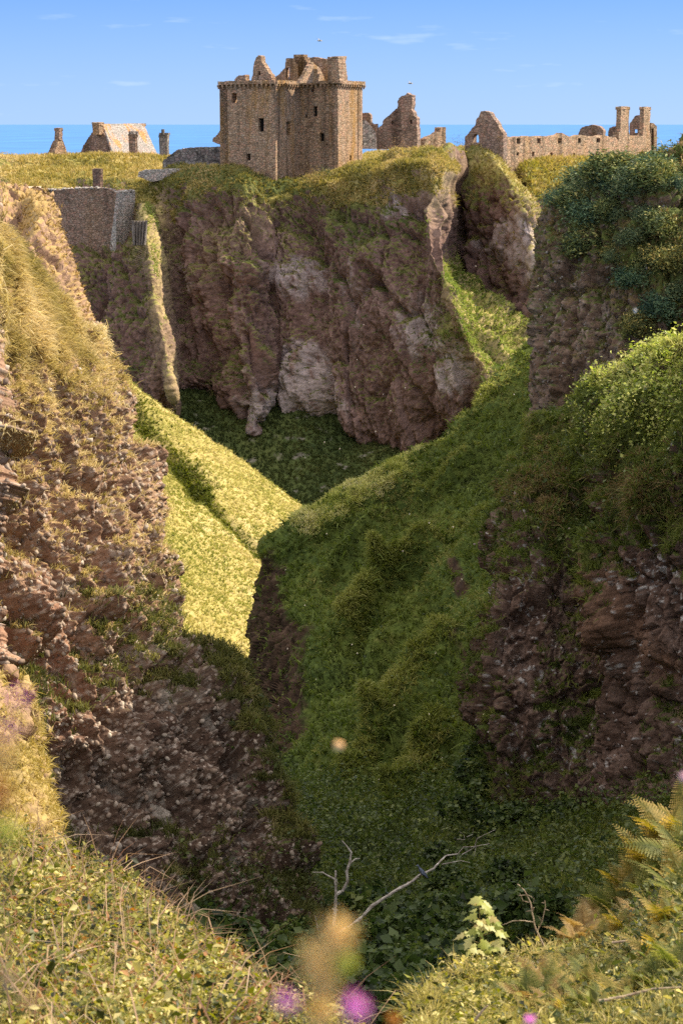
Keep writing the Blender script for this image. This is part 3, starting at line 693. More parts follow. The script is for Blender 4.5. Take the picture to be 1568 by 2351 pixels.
def K_disp(p, n, px, py):
    return .9*blocks(aniso(p, .5, .2, 0), 17.) + .4*blocks(aniso(p, 1.6, .8, 0), 19.) + 0.9*ridged(aniso(p, 1, .2, .05), 0.16, 3, seed=48) + 0.35*fbm(aniso(p, 1, .6, 0), 0.9, 4, 0.6, seed=49) + 0.18*fbm(aniso(p, 1, .55, 0), 3.5, 3, 0.6, seed=50) \
        + segs(px, py, [(1380,640,1400,960,14,-0.5),(1290,560,1280,900,12,0.4)]) + blobs(px, py, [(1530,760,60,60,-1.0)])
def K_col(p, n, px, py, d):
    t = 0.45 + 0.4*fbm(aniso(p, 1, .5, 0), 0.6, 4, 0.6, seed=51) + 0.45*fbm(aniso(p, 1, .6, 0), 3.0, 3, 0.7, seed=52)
    c = ramp(np.array([[.06, .036, .022], [.15, .096, .065], [.24, .168, .122], [.35, .28, .215]]), t)
    li = sst(0.3, 0.7, blobs(px, py, [(1400,780,70,180,.7),(1350,930,60,60,.5),(1310,600,30,60,.5)])*(.7+fbm(p, 1.5, 4, .7, seed=53)) + .2*fbm(p, 2, 3, seed=54))
    c = mixc(c, (.34, .29, .235), li*0.45)
    g = sst(0.1, 0.5, (n[:, 2]-.55)*2 + 0.8*fbm(aniso(p, 1, .6, 0), 0.7, 4, 0.6, seed=55) + blobs(px, py, [(1270,560,40,60,.9),(1330,480,80,50,1.2),(1440,520,130,130,1.4),(1500,640,110,150,1.4),(1600,500,100,260,1.6),(1570,340,90,60,1.8),(1260,700,40,100,.5)]) - 0.12)
    gc = ramp(GREEN, 0.35+.5*fbm(p, .8, 3, seed=56)); gc = mixc(gc, (.16, .11, .05), sst(0.1, .5, fbm(p, .6, 3, seed=57)))
    return mixc(c, gc, g*0.9), g
T_K = patch('cliff', K_cols, 2.4, K_disp, K_col, M_mid, back=((6, 14, -12), (2, 3, -0.4)), left=(4, 14, -2), right=((5, 0, -.5), (70, 2, -3)))

# =====  near cliffs and banks on the right =====
R_cols = [
 [(1228,1012,100),(1195,1100,94),(1160,1200,89),(1140,1310,85),(1120,1420,82),(1110,1560,80),(1112,1700,78),(1142,1860,75),(1180,2040,71)],
 [(1300,965,94),(1275,1080,88),(1255,1180,84),(1240,1300,80),(1232,1420,78),(1232,1560,76),(1236,1700,74),(1245,1860,71.5),(1265,2040,67)],
 [(1362,915,89),(1350,1040,83.5),(1345,1160,81),(1340,1290,78.5),(1345,1420,76.5),(1362,1560,74.5),(1372,1700,72.5),(1380,1860,69),(1395,2050,64)],
 [(1398,915,85),(1385,1000,79),(1376,1120,75),(1370,1250,72),(1380,1390,70.5),(1420,1530,69.5),(1435,1700,68.5),(1440,1860,65),(1455,2060,60)],
 [(1440,880,82),(1470,990,74),(1465,1110,70),(1462,1240,68),(1470,1390,67),(1500,1540,65.5),(1510,1700,64.5),(1520,1860,61),(1535,2070,56)],
 [(1500,838,80),(1550,960,70),(1560,1090,67),(1568,1240,65.5),(1578,1390,64.5),(1590,1540,63),(1600,1700,61.5),(1610,1860,58),(1620,2080,53)],
 [(1568,805,79),(1640,940,68),(1650,1080,65),(1660,1240,63),(1670,1390,62),(1680,1540,60),(1690,1700,58),(1700,1860,55),(1700,2100,50)],
 [(1760,770,80),(1800,900,66),(1800,1060,62),(1800,1240,60),(1800,1390,59),(1800,1540,57),(1800,1700,55),(1800,1860,52),(1800,2100,48)],
]
R_cols = [[(x, y, 70 + (Y-70)*(.50 if Y > 70 else .6)) for (x, y, Y) in c] for c in R_cols]
def R_disp(p, n, px, py):
    d = 0.75*blocks(aniso(p, .5, .22, .05), 21.) + .35*blocks(aniso(p, 1.6, .8, .05), 23.) + 0.9*fbm(p, .16, 3, seed=97) + .35*ridged(aniso(p, 1, .5, .08), .8, 3, .6, seed=98) + 0.8*ridged(aniso(p, 1, .3, .08), 0.25, 3, seed=58) + 0.38*fbm(p, 0.6, 4, 0.6, seed=59) + 0.12*fbm(aniso(p, 1, .6, 0), 3, 3, .6, seed=60) + 0.05*fbm(p, 9, 2, seed=61)
    d += segs(px, py, [(1372,1230,1400,1480,14,0.7),(1340,1180,1352,1440,14,-1.0),(1440,1350,1450,1500,10,-0.7),(1400,1480,1560,1600,20,-0.5),(1150,1120,1160,1300,12,0.4),(1215,1330,1210,1700,14,0.3),(1125,1600,1140,1850,14,-0.3),(1290,1720,1330,1900,16,-0.3)])
    d += blobs(px, py, [(1270,1200,70,80,0.7),(1190,1110,50,50,.6),(1480,1150,60,60,.6)])
    return d
def R_col(p, n, px, py, d):
    t = 0.42 + 0.4*fbm(aniso(p, 1, .5, 0), 0.7, 4, 0.6, seed=62) + 0.45*fbm(p, 4.0, 3, 0.7, seed=63)
    c = ramp(np.array([[.055, .033, .024], [.12, .077, .058], [.19, .132, .105], [.28, .215, .18]]), t)
    br = np.clip(segs(px, py, [(1385,1280,1420,1440,34,1.0),(1420,1440,1540,1570,34,1.0)]), 0, 1); c = mixc(c, (.22, .13, .085), br*0.75)
    fl = fbm(p, 3.4, 3, 0.6, seed=64); rg = fbm(p, 0.5, 3, seed=65)
    li = sst(0.50, 0.60, fl + 0.45*rg + blobs(px, py, [(1220,1450,90,260,.10),(1500,1250,90,90,.14),(1540,1640,60,120,.15)])); c = mixc(c, (.48, .47, .45), li*0.8)
    g = (n[:, 2]-.50)*1.6 + 1.0*fbm(aniso(p, 1, .6, .1), 0.42, 4, 0.6, seed=66) + blobs(px, py, [(1290,1050,130,130,1.3),(1290,1250,80,60,0.9),(1180,1080,60,60,1.0),(1480,980,120,170,1.8),(1480,1170,90,60,.9),(1540,1240,60,30,.5),(1360,1320,30,120,.6),
        (1090,1450,40,140,1.4),(1290,1480,40,60,.4),(1340,1680,50,60,.7),(1250,2020,260,130,2.0),(1120,1960,60,160,1.6),(1420,1980,80,60,1.0),(1300,1880,30,60,.7)]) + .13 \
        - blobs(px, py, [(1180,1500,60,200,.9),(1320,1560,120,200,.5),(1480,1450,100,200,.9),(1400,1780,160,110,1.0),(1350,1100,30,60,.5),(1350,1200,14,80,.7)]) - 0.02
    g = sst(0.0, 0.35, g)
    gc = ramp(GREEN, 0.42+.5*fbm(p, .7, 3, seed=67)+.2*fbm(p, 4, 2, seed=68)); gc = mixc(gc, (.15, .11, .05), sst(0.2, .6, fbm(p, .5, 3, seed=69)))
    return mixc(c, gc, g*0.92), g
T_R = patch('cliff', R_cols, 2.2, R_disp, R_col, M_near, back=((3, 14, -3), (.8, 3, -0.2)), left=(3, 12, -3), right=((4, -1, .5), (70, -6, 4)))

# clifftop to the right of the view (its shadow lies across the ravine)
def wcol(pts):
    out = []
    for q in pts:
        a, b = proj(np.array(q, float)); out.append((float(a), float(b), q[1]))
    return out
def O_disp(p, n, px, py): return .5*blocks(aniso(p, .5, .25, 0), 41.) + .25*blocks(p*1.6, 43.) + .3*fbm(p, .6, 4, .6, seed=81) - .55
def O_col(p, n, px, py, d):
    g = sst(-.1, .35, (n[:, 2]-.5)*2 + 1.1*fbm(p, .35, 4, .6, seed=84)); rk_ = ramp(ROCKN*.7, .45+.5*fbm(p, .9, 4, .7, seed=85))
    return mixc(rk_, 0, g) + ramp(GREEN, .5+.4*fbm(p, .5, 3, seed=82))*g[:, None], g
O_cols = [wcol([(15.0+.2*i, Y, 54.6+.3*math.sin(i*1.7)), (14.6, Y-.2, 50), (13.9+.05*i, Y-.5, 44), (13.6, Y-1, 34), (13.4, Y-1.5, 24)]) for i, Y in enumerate((72, 66, 60, 54, 47, 40, 34))][::-1]
T_O = patch('unseen_clifftop', O_cols, 6.0, O_disp, O_col, M_near, back=((60, 0, 1), (4, 0, .3)))
blocker_cols = [wcol([(.182*Y+1.4, Y, 49.5+.3*math.sin(i*1.7)), (.18*Y+1.1, Y-.2, 45), (.18*Y+.9, Y-.5, 40), (.18*Y+.9, Y-1, 32), (.18*Y+.9, Y-1.5, 22)]) for i, Y in enumerate((112, 106, 100, 94, 88, 82))][::-1]
T_blocker = patch('unseen_clifftop', blocker_cols, 6.0, O_disp, O_col, M_near, back=((60, 0, 1), (4, 0, .3)))  # unseen knoll added to block the sun from the spur
WSTEP[0] = 1.0
# =====  floor of the ravine =====
V_cols = []
for x in (200, 380, 560, 700, 850, 1000, 1180, 1360, 1600):
    k = 0 if 640 < x < 960 else (abs(x-800)/400)
    V_cols.append([(x, 1800-40*k, 92-8*k), (x, 1950-60*k, 77-6*k), (x, 2100-70*k, 66-6*k), (x, 2250-60*k, 56-5*k), (x, 2420-40*k, 45-3*k), (x, 2700, 33)])
def V_disp(p, n, px, py): return 0.7*fbm(p, 0.25, 4, 0.55, seed=70)
def V_col(p, n, px, py, d):
    c = ramp(np.array([[.02, .028, .010], [.045, .06, .018], [.07, .085, .025]]), 0.5+.6*fbm(p, .8, 4, .6, seed=71)); return c, np.ones(len(p))
# low ground under the whole ravine, so that no gap opens between the landforms
xs_ = np.linspace(-75, 75, 76); ys_ = np.linspace(4, 262, 130); gx_, gy_ = np.meshgrid(xs_, ys_, indexing='ij')
gz_ = np.interp(gy_, [4, 30, 66, 90, 126, 200, 240, 262], [44, 30, 23, 18, 13, 7, 4, 2]) + np.where(gx_ < 0, .10, .04)*np.abs(gx_)
gp_ = np.stack([gx_, gy_, gz_], -1).reshape(-1, 3); gp_[:, 2] += .8*fbm(gp_, .12, 3, seed=86)
gi_ = np.arange(76*130).reshape(76, 130); gq_ = np.stack([gi_[:-1, :-1], gi_[1:, :-1], gi_[1:, 1:], gi_[:-1, 1:]], -1).reshape(-1, 4)
tag(mesh_np('ground', gp_, gq_, M_mid, ramp(GREEN, .4+.4*fbm(gp_, .3, 3, seed=87)), smooth=True), kind='structure')
T_V = patch('ravine_floor', V_cols, 6.0, V_disp, V_col, M_near, back=None)

# =====  banks in front of the viewpoint =====
F_cols = [
 [(-260,1900,24),(-260,2050,20),(-260,2250,15.5),(-260,2500,11),(-260,3100,6)],
 [(0,1948,24),(0,2080,20),(0,2260,15.5),(0,2500,11),(0,3100,6)],
 [(110,1985,24),(120,2100,20),(130,2270,15.5),(140,2500,11),(140,3100,6)],
 [(220,2040,23),(240,2140,19.5),(260,2290,15.5),(270,2500,11),(270,3100,6)],
 [(330,2110,22),(350,2200,19),(370,2320,15.5),(380,2500,11.5),(380,3100,6)],
 [(430,2180,21),(450,2260,18),(470,2370,15),(480,2530,11.5),(480,3100,6)],
 [(530,2260,20),(550,2330,17.5),(570,2420,14.5),(580,2560,11.5),(580,3100,6)],
 [(640,2345,19),(660,2400,17),(680,2480,14),(700,2600,11.5),(700,3150,6)],
 [(760,2440,18.5),(780,2480,16.5),(800,2560,14),(800,2660,11.5),(800,3200,6)],
]
def F_disp(p, n, px, py): return 0.22*fbm(p, 0.8, 4, 0.55, seed=72)
def F_col(p, n, px, py, d):
    c = ramp(np.array([[.03, .028, .010], [.07, .06, .02], [.12, .09, .035]]), 0.5+.6*fbm(p, 2, 4, .6, seed=73)); return c, np.ones(len(p))
T_F = patch('bank', F_cols, 7.0, F_disp, F_col, M_near, back=((-.5, 1.5, -5), (0, .5, -.5)), left=((-2, 0, .2), (-30, 0, 1.5)), right=(1, .5, -4))
G_cols = [
 [(960,2420,17),(960,2480,15.5),(960,2560,13.5),(960,2700,11),(960,3150,6)],
 [(1020,2330,19),(1020,2400,16.5),(1020,2490,14),(1020,2640,11),(1020,3150,6)],
 [(1100,2265,20),(1110,2350,17.5),(1110,2450,14.5),(1110,2600,11),(1110,3100,6)],
 [(1200,2250,21),(1210,2330,18),(1210,2430,14.5),(1220,2580,11),(1220,3100,6)],
 [(1310,2215,22),(1320,2300,18.5),(1320,2420,14.5),(1330,2560,11),(1330,3100,6)],
 [(1400,2160,23),(1410,2260,18.5),(1420,2390,14.5),(1430,2550,11),(1430,3100,6)],
 [(1480,2080,24),(1500,2200,19),(1510,2350,14.5),(1520,2540,11),(1520,3100,6)],
 [(1560,1990,24.5),(1590,2140,19),(1600,2320,14.5),(1610,2530,11),(1610,3100,6)],
 [(1700,1900,25),(1740,2080,19),(1760,2300,14.5),(1780,2520,11),(1780,3100,6)],
]
T_G = patch('bank', G_cols, 7.0, F_disp, F_col, M_near, back=((.5, 1.5, -5), (0, .5, -.5)), left=(-.6, .5, -4), right=((2, 0, .2), (14, 0, 1.2)))
# sunlit strip of bank between the bramble and the cliff, bottom left
LL_cols = [
 [(-160,1500,36),(-160,1700,34),(-160,1900,32),(-160,2150,28)],
 [(0,1560,36),(0,1720,34),(0,1900,32),(0,2150,28)],
 [(45,1590,37),(62,1740,35),(80,1900,33),(100,2150,29)],
 [(72,1640,38),(100,1780,36),(128,1920,34),(190,2170,30)],
 [(84,1680,40),(118,1820,38),(148,1960,36),(220,2190,32)],
]
LL_cols = [[(x-22, y, Y) for (x, y, Y) in c] for c in LL_cols]
def LL_disp(p, n, px, py): return .5*blocks(p*.8, 33.) + .35*fbm(p, .7, 4, .6, seed=74) + .1*fbm(p, 3, 3, seed=75)
def LL_col(p, n, px, py, d):
    c = ramp(ROCKN, .5+.5*fbm(p, 2, 4, .7, seed=76)); g = sst(-.3, .1, fbm(p, .8, 4, .6, seed=77))
    return mixc(c, (.36, .27, .10), g*.85), g
T_LL = patch('bank', LL_cols, 3.0, LL_disp, LL_col, M_near, back=((-1, 3, -3), (0, .8, -.2)), left=((-2, 0, .2), (-30, 0, 1.5)), right=(-.8, 3, -2))

# ------------------------------------------------------------------ masonry building helpers
class Wall:
    """vertical wall plane through the point seen at (x0, 300) at distance Y0, running right with yaw (deg, + = right end nearer)"""
    def __init__(s, x0, Y0, yaw, push=0.0, y0=300):
        a = RAD(yaw); s.e = np.array([cos(a), -sin(a), 0]); s.n = np.array([sin(a), cos(a), 0])
        s.o = P3(x0, y0, Y0)*np.array([1, 1, 0]) - s.n*push
    def at(s, x, y):
        c = np.array([0, 0, CZ]); d = P3(x, y, 1.0) - c
        t = np.dot(s.o - c, s.n)/np.dot(d, s.n); return c + d*t
def rag(pts, step=3.0, amp=0.8, closed_bottom=True, keep=()):
    """break the edges of a pixel outline into ragged masonry steps; edges listed in keep stay straight"""
    out = []
    for k in range(len(pts)):
        a, b = pts[k], pts[(k+1) % len(pts)]; out.append(a)
        if k in keep: continue
        L = math.hypot(b[0]-a[0], b[1]-a[1]); n = int(L/step)
        for j in range(1, n):
            t = (j + random.uniform(-.3, .3))/n; x = a[0]+(b[0]-a[0])*t; y = a[1]+(b[1]-a[1])*t
            q = random.uniform(-amp, amp)
            out.append((x + q*0.7, y + q)); 
            if random.random() < .5: out.append((x + q*0.7 + step*0.35*np.sign(b[0]-a[0] or 1)*(abs(b[0]-a[0]) > 1), y + q))
    return out
def slab(bm, front, holes, nin, thick):
    """front: list of world points, holes: lists; extrude inward by nin*thick"""
    polys = [[Vector(p) for p in front]] + [[Vector(p) for p in h] for h in holes]
    flat = [p for q in polys for p in q]
    tris = tessellate_polygon(polys)
    A = [bm.verts.new(p) for p in flat]; off = Vector(nin)*thick; B = [bm.verts.new(p + off) for p in flat]
    for t in tris:
        try: bm.faces.new([A[i] for i in t]); bm.faces.new([B[i] for i in reversed(t)])
        except ValueError: pass
    o = 0
    for q in polys:
        n = len(q)
        for i in range(n):
            j = (i+1) % n
            try: bm.faces.new([A[o+i], A[o+j], B[o+j], B[o+i]])
            except ValueError: pass
        o += n
def bm_obj(name, bm, mat, parent=None):
    bmesh.ops.recalc_face_normals(bm, faces=bm.faces[:])
    me = bpy.data.meshes.new(name); bm.to_mesh(me); bm.free(); me.materials.append(mat)
    o = bpy.data.objects.new(name, me); COL.objects.link(o)
    if parent is not None: put(o, parent)
    return o
def put(o, parent):
    """parent keeping world placement (parents are unrotated empties)"""
    o.parent = parent; o.matrix_parent_inverse = Matrix.Translation(-Vector(parent.location))
    return o
def box(bm, c, e, n, sx, sy, sz):
    """box: centre of its base front edge c, along e (sx), inward n (sy), up (sz)"""
    c, e, n = Vector(c), Vector(e), Vector(n); u = Vector((0, 0, 1))
    v = [bm.verts.new(c + e*(i*sx/2) + n*(j*sy) + u*(k*sz)) for i in (-1, 1) for j in (0, 1) for k in (0, 1)]
    for f in ((0,1,3,2),(4,6,7,5),(0,4,5,1),(2,3,7,6),(0,2,6,4),(1,5,7,3)): bm.faces.new([v[i] for i in f])
def rect(x0, y0, x1, y1): return [(x0, y0), (x1, y0), (x1, y1), (x0, y1)]
def wall(name, W_, pts, thick, mat, parent, holes=(), ragged=0.7, keep=(), step=3.0, dark=True, depth=0.55, see=()):
    pp = rag(pts, step, ragged, keep=keep) if ragged else pts
    bm = bmesh.new()
    hs = [rag(h, 3.5, 0.35) for h in holes]
    slab(bm, [W_.at(*p) for p in pp], [[W_.at(*p) for p in h] for h in hs], W_.n, thick)
    o = bm_obj(name, bm, mat, parent)
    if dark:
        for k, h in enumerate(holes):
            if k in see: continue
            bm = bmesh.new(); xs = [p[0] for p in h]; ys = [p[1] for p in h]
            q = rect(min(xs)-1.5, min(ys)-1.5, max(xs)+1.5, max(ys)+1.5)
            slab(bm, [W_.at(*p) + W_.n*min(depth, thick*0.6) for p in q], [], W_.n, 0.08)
            bm_obj('shade_panel', bm, M_dark, parent)  # near-black panel stands for the unlit inside of the opening
    return o
def Z(ox, oy, k):
    return lambda L: [(ox + a*k, oy + b*k) for (a, b) in L]
z1 = Z(454.7, 101.05, .26855); z3 = Z(808.4, 193.7, .2363); z4 = Z(1061.0, 227.4, .3233); z2 = Z(0, 252.6, .3330)
def zr(z, a, b, c, d): return z(rect(a, b, c, d))

# =====  the keep  =====
K0 = Wall(633, 256, 28); c1 = K0.at(633, 300); base = K0.at(640, 412)
keep = empty('tower_keep', tuple(base), 'tall roofless stone tower keep with corbelled top, standing on the cliff edge', 'castle keep')
KR = Wall(633, c1[1], -62); c2 = KR.at(690, 300)
K2 = Wall(690, c2[1], 28); c3 = K2.at(776, 300)
KS = Wall(776, c3[1], -62); c4 = KS.at(832, 300)
wall('wall', K0, [(505,187),(633,183),(633,425),(508,415)], 1.3, M_keep, keep, holes=[rect(532,212.5,544.5,235), rect(593.5,270,606,301), rect(566,351.5,575,367.5), rect(565.5,388,574,401), rect(612,228.5,616,236)], see=(0,), ragged=0)
wall('wall', KR, [(633,183),(690,186),(690,420),(633,427)], 1.3, M_keep, keep, holes=[rect(658,277.5,667,309), rect(684,300,688,307)], ragged=0)
wall('wall', K2, [(690,186),(776,184),(776,430),(690,424)], 1.3, M_keep, keep, holes=[rect(714.7,196.5,721,209), rect(719,243,728.5,265.5), rect(734,304.5,744,323), rect(701,261,705,269), rect(749,329,752,332.5)], see=(0,), ragged=0)
wall('wall', KS, [(776,184),(832,187),(830,395),(776,430)], 1.3, M_keep, keep, holes=[rect(803,355.5,806.5,367)], ragged=0)
# rear walls close the ring
bm = bmesh.new()
c0 = K0.at(505, 300); zt = float(K0.at(633, 185)[2]); zb = float(base[2])-1
r1 = c0 + KR.e*12.5; r2 = c4 + (-K0.e)*0.2
for a, b2 in ((c0, r1), (r1, c4)):
    a = np.array(a); b2 = np.array(b2); e = (b2-a); e[2] = 0; Ln = np.linalg.norm(e[:2]); e /= max(Ln, 1e-6); nn = np.array([e[1], -e[0], 0])
    if np.dot(nn, (c1-a)) < 0: nn = -nn
    f = [np.array([a[0], a[1], zb]), np.array([b2[0], b2[1], zb]), np.array([b2[0], b2[1], zt]), np.array([a[0], a[1], zt])]
    slab(bm, f, [], nn, 1.2)
bm_obj('rear_wall', bm, M_keep, keep)
# parapet band with corbels
bm = bmesh.new()
for Wp, x0, x1, ya, yb in ((K0, 503, 634, 185.5, 182.5), (KR, 632, 691, 182.5, 185.5), (K2, 689, 777.5, 185.5, 183), (KS, 775.5, 834, 183, 186)):
    out = -Wp.n*0.32
    q = rag([(x0, ya), (x1, yb), (x1, yb+8), (x0, ya+8)], 3.5, 0.7, keep=(1, 2, 3))
    slab(bm, [Wp.at(*p)+out for p in q], [], Wp.n, 0.9)
    a, b2 = Wp.at(x0, ya+8)+out, Wp.at(x1, yb+8)+out; Ln = np.linalg.norm((b2-a)[:2]); k = int(Ln/0.62)
    for j in range(k+1):
        p = a + (b2-a)*(j/k); box(bm, (p[0], p[1], p[2]-0.32), Wp.e, Wp.n, 0.24, 0.31, 0.30)
        box(bm, (p[0]-out[0]*0.55, p[1]-out[1]*0.55, p[2]-0.54), Wp.e, Wp.n, 0.22, 0.14, 0.22)
bm_obj('corbelled_parapet', bm, M_keep, keep)
KA = Wall(640, 258.3, 28); KB = Wall(700, 261.5, 28); KC = Wall(752, 259.2, 28)
wall('broken_gable', KA, z1([(312,330),(312,296),(328,276),(348,262),(375,265),(405,256),(409,330)]), 1.0, M_keep, keep)
wall('broken_gable', KA, z1([(455,330),(457,292),(470,240),(472,190),(480,150),(495,112),(515,90),(538,95),(545,150),(572,188),(600,238),(625,262),(637,330)]), 1.0, M_keep, keep, holes=[zr(z1,516,228,534,262)], see=(0,))
wall('ruined_wall', KB, z1([(655,330),(655,280),(690,255),(725,215),(742,200),(745,160),(752,118),(800,115),(818,125),(830,158),(845,172),(858,330)]), 0.9, M_keep, keep, holes=[zr(z1,750,195,781,292)], see=(0,))
wall('ruined_wall', Wall(720, 264.5, 28), z1([(830,330),(835,165),(860,160),(870,148),(900,146),(905,132),(935,112),(1000,105),(1050,118),(1125,125),(1125,330)]), 1.0, M_keep, keep)
wall('ruined_wall', Wall(745, 261.2, -62), z1([(870,330),(880,300),(920,240),(955,175),(985,150),(1000,170),(1040,200),(1070,260),(1090,330)]), 0.5, M_keep, keep)
bm = bmesh.new()                                # flight of stairs left standing
for k in range(9):
    p = KB.at(*z1([(858+9*(8-k), 300)])[0]); box(bm, (p[0], p[1]+0.4, p[2] + 0.0), KB.e, KB.n, 2.2-0.1*k, 1.2, 0.32*(k+1)+0.3)
bm_obj('stair', bm, M_keep, keep)
wall('chimney_stack', KC, z1([(1108,330),(1106,103),(1150,108),(1195,100),(1213,330)]), 1.2, M_keep, keep, ragged=.3)
cc = KC.at(*z1([(1196,200)])[0])
wall('chimney_stack', Wall(z1([(1196,0)])[0][0], cc[1], -62), z1([(1195,100),(1272,98),(1262,150),(1283,330),(1212,330)]), 0.9, M_keep, keep, ragged=.4)
wall('fallen_turret', Wall(500, 275, 20), z2([(1465,215),(1468,190),(1500,165),(1512,140),(1530,130),(1530,240)]), 1.5, M_ruin, keep, ragged=.5)

# =====  ruins to the right of the keep  =====
r = empty('ruined_gable', tuple(PV(910, 345, 272)), 'tall dark broken gable with a crumbling chimney, between the keep and the low lit wall', 'ruin')
wall('wall', Wall(910, 272, 22), z3([(236,625),(240,425),(262,410),(290,390),(300,350),(340,310),(385,270),(415,242),(440,225),(445,190),(440,160),(452,130),(485,105),(520,95),(535,75),(550,90),(588,100),(582,150),(582,200),(572,235),(595,270),(600,300),(628,325),(625,400),(632,440),(634,625)]),
     1.3, M_ruin, r, holes=[zr(z3,382,350,397,388), zr(z3,560,340,583,378)], see=(0, 1))
r = empty('ruined_wall', tuple(PV(845, 345, 270)), 'stepped fragment of ruined wall tucked against the right side of the keep', 'ruin')
wall('wall', Wall(845, 270, 10), z3([(95,620),(98,272),(155,270),(178,290),(180,365),(205,385),(237,378),(240,620)]), 1.5, M_ruin, r)
wall('buttress', Wall(845, 267, -30), z3([(105,620),(105,345),(140,350),(185,400),(230,460),(238,620)]), 0.8, M_rubble, r)
r = empty('ruined_wall', tuple(PV(990, 350, 274)), 'low sunlit wall fragment rising to a sharp upright corner, right of the broken gable', 'ruin')
wall('wall', Wall(970, 272, -50), z3([(705,690),(705,560),(725,520),(760,500),(800,490),(830,470),(855,455),(860,412),(911,410),(911,690)]), 1.0, M_fort, r)
wall('wall', Wall(950, 274, 25), z3([(630,690),(632,548),(680,540),(722,545),(722,690)]), 1.0, M_ruin, r)

# =====  long range at the right  =====
FG = Wall(1155, 268, 35); FL = Wall(1155, 268, -55)
r = empty('roofless_range', tuple(PV(1155, 385, 268)), 'long roofless range with a pointed gable and two square chimneys, far right', 'castle ruin')
wall('gable_wall', FG, z4([(18,430),(20,262),(45,240),(65,210),(95,175),(98,145),(120,115),(135,82),(165,82),(195,92),(210,120),(245,165),(265,205),(292,245),(291,500)]),
     1.0, M_ruin, r, holes=[z4([(75,305),(75,262),(84,247),(98,240),(111,248),(118,262),(118,305)])], see=(0,), keep=(13,))
notch = [zr(z4, a, 274, b, c) for a, b, c in ((387,413,315),(532,557,312),(680,706,312),(822,842,307),(953,981,305))]  # shaded inner wall behind each notch is a dark panel
slit = [zr(z4, *q) for q in ((385,375,402,397),(495,370,513,405),(625,375,643,400),(785,378,801,400),(947,370,965,402),(1108,373,1126,411),(1270,368,1288,415))]
wall('long_wall', FL, z4([(290,520),(290,262),(330,262),(360,270),(400,262),(440,266),(460,258),(500,264),(550,258),(600,262),(650,258),(690,252),(710,236),(730,248),(760,262),(800,268),(840,250),(880,258),(950,265),(1000,252),(1050,262),(1090,268),(1112,296),
     (1112,232),(1186,232),(1190,256),(1283,258),(1290,240),(1338,240),(1341,440),(1341,520)]), 1.0, M_fort, r, holes=notch+slit, keep=(0, 29), ragged=.6, depth=0.8)
def stack(name, Wf, xa, xb, xc, yt, yb_, mat, parent, cap=True):
    """square chimney: shaded front face xa..xb, lit side face xb..xc"""
    A = Wf.at(xa, yt); B = Wf.at(xb, yt); s = Wall(xb, B[1], -55, y0=yt); Cc = s.at(xc, yt)
    zb_ = float(Wf.at(xb, yb_)[2]); bm = bmesh.new()
    D = Cc - (B-A); q = [A, B, Cc, D]
    lo = [bm.verts.new((p[0], p[1], zb_)) for p in q]; hi = [bm.verts.new((p[0], p[1], A[2])) for p in q]
    for i in range(4): bm.faces.new([lo[i], lo[(i+1) % 4], hi[(i+1) % 4], hi[i]])
    bm.faces.new(hi); bm.faces.new(lo[::-1])
    if cap:
        ce = sum(np.array(p) for p in q)/4
        lo = [bm.verts.new((*(ce+(p-ce)*1.13)[:2], A[2]-.38)) for p in q]; hi = [bm.verts.new((*(ce+(p-ce)*1.13)[:2], A[2]+.05)) for p in q]
        for i in range(4): bm.faces.new([lo[i], lo[(i+1) % 4], hi[(i+1) % 4], hi[i]])
        bm.faces.new(hi); bm.faces.new(lo[::-1])
    bmesh.ops.subdivide_edges(bm, edges=bm.edges[:], cuts=3, use_grid_fill=True)
    for v in bm.verts: v.co += Vector((random.uniform(-1, 1), random.uniform(-1, 1), random.uniform(-1, 1)))*0.05
    return bm_obj(name, bm, mat, parent)
fx = lambda a: 1061.0 + a*.3233
fy = lambda b: 227.4 + b*.3233
ca = FL.at(fx(1128), 300); cb = FL.at(fx(1290), 300)
stack('chimney', Wall(fx(1128), ca[1]-.25, 35), fx(1095), fx(1128), fx(1187), fy(52), fy(250), M_fort, r)
stack('chimney', Wall(fx(1290), cb[1]-.25, 35), fx(1262), fx(1290), fx(1338), fy(54), fy(255), M_fort, r)
wall('inner_wall', Wall(fx(1240), cb[1]+4, 20), z4([(1188,270),(1188,170),(1205,150),(1225,118),(1262,108),(1275,270)]), 0.8, M_ruin, r, holes=[zr(z4,1220,212,1244,236)], see=(0,))
wall('inner_wall', Wall(fx(1060), ca[1]+3, 10), z4([(1040,300),(1036,235),(1045,200),(1070,190),(1098,188),(1100,300)]), 0.8, M_ruin, r)
wall('end_wall', Wall(fx(1341), cb[1]+2.0, -35), z4([(1341,440),(1342,165),(1360,168),(1384,192),(1382,440)]), 0.8, M_fort, r, holes=[zr(z4,1344,205,1362,360)])
r = empty('ruined_vault', tuple(PV(1358, 320, 312)), 'rounded dark stump of masonry showing above the long range wall', 'ruin')
wall('wall', Wall(1358, 312, 15), z4([(800,330),(812,270),(835,215),(850,196),(870,190),(905,182),(920,178),(975,190),(1003,222),(998,262),(1010,330)]), 3.0, M_ruin, r)

